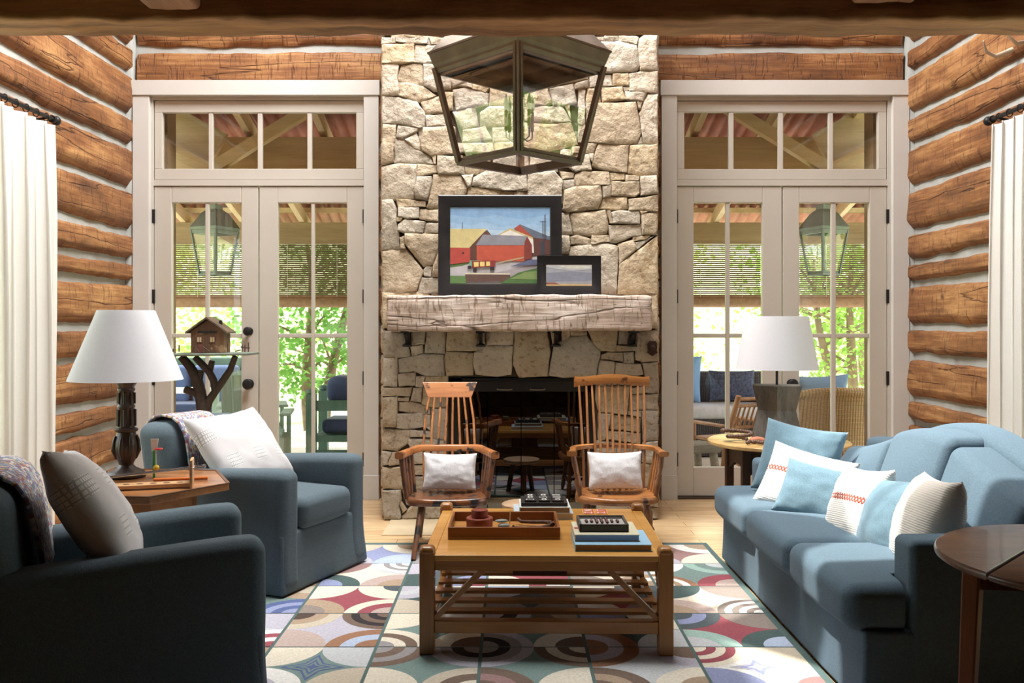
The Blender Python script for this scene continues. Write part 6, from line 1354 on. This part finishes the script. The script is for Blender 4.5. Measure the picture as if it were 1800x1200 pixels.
# porch furniture, left
SAGE = wood('sage green paint', (128, 150, 134), (156, 176, 160), 'z', rough=.6, scale=5); DSAGE = wood('dark green paint', (72, 104, 88), (96, 128, 110), 'z', rough=.6, scale=5)
NAVYF = fabric('navy outdoor cushion', (58, 70, 98)); BLUF = fabric('mid blue outdoor cushion', (92, 112, 152))
def slat_chair(label, c, rz):
    t = thing('slat_back_chair', label, 'chair', c, rz, 'sage slat chairs')
    for i in range(5):
        x = -.20 + .10 * i; MB().loft([[Vector((x + a, y + b, z)) for a, b in ((-.046, -.011), (.046, -.011), (.046, .011), (-.046, .011))] for y, z in ((.18, .34), (.30, .62), (.40, .96 - .015 * abs(i - 2)))]).build('back_slat', SAGE, t)
    MB().box(-.26, .26, -.25, .22, .36, .39).build('seat', SAGE, t, bevel=.006)
    for sx in (-1, 1):
        MB().box(sx * .25 - .03, sx * .25 + .03, -.25, -.19, 0, .36).build('leg', SAGE, t); MB().box(sx * .25 - .03, sx * .25 + .03, .16, .22, 0, .36).build('leg', SAGE, t)
        MB().box(sx * .30 - .05, sx * .30 + .05, -.28, .26, .56, .585).build('armrest', SAGE, t, bevel=.006); MB().box(sx * .30 - .02, sx * .30 + .02, -.26, -.20, 0, .56).build('arm_post', SAGE, t)
PF = -.029
slat_chair('sage green slat back porch chair behind the branch stand, left one', (-2.64, 9.15, PF), R(196)); slat_chair('sage green slat back porch chair nearer the door knob', (-2.38, 8.30, PF), R(190))
ps = thing('porch_settee', 'green framed porch settee with blue back cushions outside left doors', 'settee', (-3.85, 10.6, PF))
MB().rbox((0, .3, .62), (1.3, .08, .78), .10, (8, 1, 6), 4).build('back_panel', DSAGE, ps, smooth=60); MB().box(-.65, .65, -.35, .3, .28, .36).build('seat_frame', DSAGE, ps)
for sx in (-1, 1): MB().box(sx * .65 - .05, sx * .65 + .05, -.36, .3, .0, .58).build('arm', DSAGE, ps, bevel=.01)
for sx in (-1, 1): MB().rbox((sx * .3, .20, .68), (.56, .14, .46), .06, (5, 2, 5), 4).build('back_cushion', BLUF, ps, smooth=180)
MB().rbox((0, -.05, .42), (1.18, .56, .12), .05, (8, 5, 1), 3).build('seat_cushion', NAVYF, ps, smooth=180)
pt = thing('porch_table', 'porch dining table with white top outside the left doors', 'table', (-3.62, 9.45, PF))
MB().rbox((0, 0, .70), (1.0, .50, .035), .008, (2, 2, 1), 2).build('tabletop', pm((226, 228, 232)), pt)
for sx in (-1, 1):
    for sy in (-1, 1): MB().box(sx * .44 - .03, sx * .44 + .03, sy * .19 - .03, sy * .19 + .03, 0, .683).build('leg', SAGE, pt)
bn = thing('porch_bench', 'dark green post-ended porch bench with navy cushions outside the left doors', 'bench', (-1.62, 8.9, PF))
for sy in (-.28, .28):
    MB().box(-.34, -.25, sy - .045, sy + .045, 0, .72).lathe([(.035, .72), (.05, .735), (.05, .76), (.02, .775)], (-.295, sy, 0), 12).build('post', DSAGE, bn, smooth=40)
MB().box(-.25, .45, -.30, -.26, .56, .66).build('side_rail', DSAGE, bn); MB().box(-.25, .45, -.30, -.26, .10, .18).build('side_rail', DSAGE, bn); MB().box(-.28, .45, -.3, .3, .26, .32).build('seat_frame', DSAGE, bn)
MB().rbox((.12, .02, .75), (.60, .46, .28), .10, (5, 5, 3), 4).build('back_cushion', NAVYF, bn, smooth=180); MB().rbox((.10, .0, .40), (.62, .48, .14), .05, (5, 5, 2), 3).build('seat_cushion', NAVYF, bn, smooth=180)
# porch furniture, right
TEAK = wood('pale teak rocker wood', (150, 100, 66), (204, 158, 118), 'z', rough=.6, scale=8); WICK = None
def wicker(name, a, b):
    m, t, bs_, N, L = nt(name); tc = N('ShaderNodeTexCoord'); wv = N('ShaderNodeTexWave'); wv.inputs['Scale'].default_value = 14; wv.inputs['Distortion'].default_value = 1.5; L(tc.outputs['Object'], wv.inputs[0]); w2 = N('ShaderNodeTexWave'); w2.bands_direction = 'Z'; w2.inputs['Scale'].default_value = 28; L(tc.outputs['Object'], w2.inputs[0])
    ml = N('ShaderNodeMath'); ml.operation = 'MULTIPLY'; L(wv.outputs['Fac'], ml.inputs[0]); L(w2.outputs['Fac'], ml.inputs[1]); r = N('ShaderNodeValToRGB'); r.color_ramp.elements[0].color = (*lin(a), 1); r.color_ramp.elements[1].color = (*lin(b), 1); r.color_ramp.elements[1].position = .5; L(ml.outputs[0], r.inputs[0]); L(r.outputs[0], bs_.inputs['Base Color']); bs_.inputs['Roughness'].default_value = .7
    bp = N('ShaderNodeBump'); bp.inputs['Strength'].default_value = .7; bp.inputs['Distance'].default_value = .01; L(ml.outputs[0], bp.inputs['Height']); L(bp.outputs[0], bs_.inputs['Normal']); return m
TANW = wicker('tan wicker', (160, 122, 78), (226, 194, 142)); DKWK = wicker('dark wicker', (44, 40, 42), (92, 84, 84))
rk = thing('rocking_chair', 'pale wooden spindle rocking chair outside the left leaf of the right doors', 'rocking chair', (2.08, 8.35, PF), R(205)); rk.scale = (.95, .95, .78)
def rpart(nm, pts, r): MB().tube(pts, r, 8).build(nm, TEAK, rk, smooth=60)
for sx in (-1, 1):
    rpart('post', [(sx * .27, .22, .10), (sx * .27, .26, .42), (sx * .28, .46, .98)], .026); rpart('leg', [(sx * .27, -.24, .08), (sx * .27, -.24, .62)], .024)
    MB().loft([[Vector((sx * .32 + a, y, .62 + b)) for a, b in ((-.05, -.012), (.05, -.012), (.05, .012), (-.05, .012))] for y in (-.32, .32)]).build('armrest', TEAK, rk, bevel=.005)
    rpart('rocker', [(sx * .27, -.42, .10), (sx * .27, -.2, .045), (sx * .27, .1, .035), (sx * .27, .45, .075), (sx * .27, .6, .12)], .022)
for z, y in ((.94, .445), (.60, .325), (.86, .42)): rpart('back_rail', [(-.28, y, z), (.28, y, z)], .020)
for i in range(9): x = -.22 + .055 * i; rpart('spindle', [(x, .325, .60), (x, .42, .86)], .010)
MB().rbox((0, 0, .42), (.54, .50, .035), .012, (3, 3, 1), 2).build('seat', TEAK, rk, smooth=50)
rpart('stretcher', [(-.27, -.24, .25), (.27, -.24, .25)], .014); rpart('stretcher', [(-.27, .23, .22), (.27, .23, .22)], .014)
ws = thing('wicker_sofa', 'dark wicker sofa with blue cushions behind the rocking chair', 'sofa', (2.2, 9.75, PF))
MB().rbox((0, .38, .44), (1.5, .12, .86), .04, (6, 2, 5), 3).build('back_frame', DKWK, ws, smooth=60); MB().rbox((0, 0, .2), (1.5, .8, .38), .03, (6, 4, 2), 2).build('base', DKWK, ws, smooth=60)
for sx in (-1, 1): MB().rbox((sx * .72, 0, .36), (.10, .82, .70), .03, (2, 4, 4), 3).build('arm', DKWK, ws, smooth=60)
MB().rbox((0, -.04, .46), (1.3, .68, .14), .05, (6, 4, 1), 3).build('seat_cushion', pm((214, 214, 220)), ws, smooth=180)
pillow('porch_pillow', 'pale blue pillow at the left end of the dark wicker sofa', (1.85, 9.72, .80), (.52, .52, .16), 10, 16, 8, fabric('pale blue outdoor cloth', (126, 160, 200)), 61)
pillow('porch_pillow', 'patterned dark pillow at the right end of the dark wicker sofa', (2.45, 9.78, .70), (.50, .34, .14), -4, 16, 0, mat('dark flecked outdoor cloth', (74, 78, 98), rough=.9, var=.55, scale=46), 63)
wc = thing('wicker_armchair', 'tan wicker tub armchair outside the right leaf of the right doors', 'armchair', (3.10, 8.25, PF))
bk_ = MB(); rings = []
for j, (z, k_) in enumerate(((.10, .86), (.30, .90), (.50, .95), (.66, 1.0), (.76, 1.04), (.80, 1.06))):
    ring = []
    for i in range(29):
        a = R(-15) - R(150) * i / 28 + R(180) * 0; a = R(195 - 210 * i / 28) - R(180); ring.append(Vector((.47 * k_ * math.cos(a), -.06 + .38 * k_ * math.sin(a) * -1 * -1, z - .16 * (abs(i - 14) / 14) ** 3 * (z / .8))))
    rings.append(ring)
vs = [p for r_ in rings for p in r_]; g_ = 29
bk_.add(vs, [(j * g_ + i, j * g_ + i + 1, (j + 1) * g_ + i + 1, (j + 1) * g_ + i) for j in range(5) for i in range(28)])
bo_ = bk_.build('wicker_back', TANW, wc, smooth=180); sm_ = bo_.modifiers.new('solid', 'SOLIDIFY'); sm_.thickness = .05; sm_.offset = 0
MB().tube(rings[-1], .042, 10).build('rolled_rim', TANW, wc, smooth=60)
MB().lathe([(.36, .02), (.40, .1), (.40, .34), (.36, .36)], (0, -.02, 0), 28).build('seat_base', TANW, wc, smooth=60)
MB().rbox((0, .02, .43), (.62, .52, .13), .05, (5, 5, 1), 3).build('seat_cushion', BLUF, wc, smooth=180)
pillow('porch_pillow', 'blue grey pillow showing above the tan wicker armchair', (2.98, 8.56, .66), (.56, .46, .15), 184, 14, 2, fabric('grey blue outdoor cloth', (108, 128, 148)), 67)
gs = thing('stone_stool', 'weathered grey wooden low stool outside the right doors', 'stool', (1.58, 7.85, PF), R(20))
GW = wood('weathered grey wood', (130, 122, 110), (182, 172, 158), 'x', rough=.8, scale=8, bump=.5)
MB().rbox((0, 0, .31), (.46, .36, .07), .02, (4, 3, 1), 2, lambda p: p + Vector((0, 0, .01 * nz(p, 8)))).build('seat', GW, gs, smooth=50)
for sx in (-1, 1):
    for sy in (-1, 1): MB().tube([(sx * .17, sy * .13, .28), (sx * .20, sy * .15, 0)], [.035, .04], 10).build('leg', GW, gs, smooth=60)
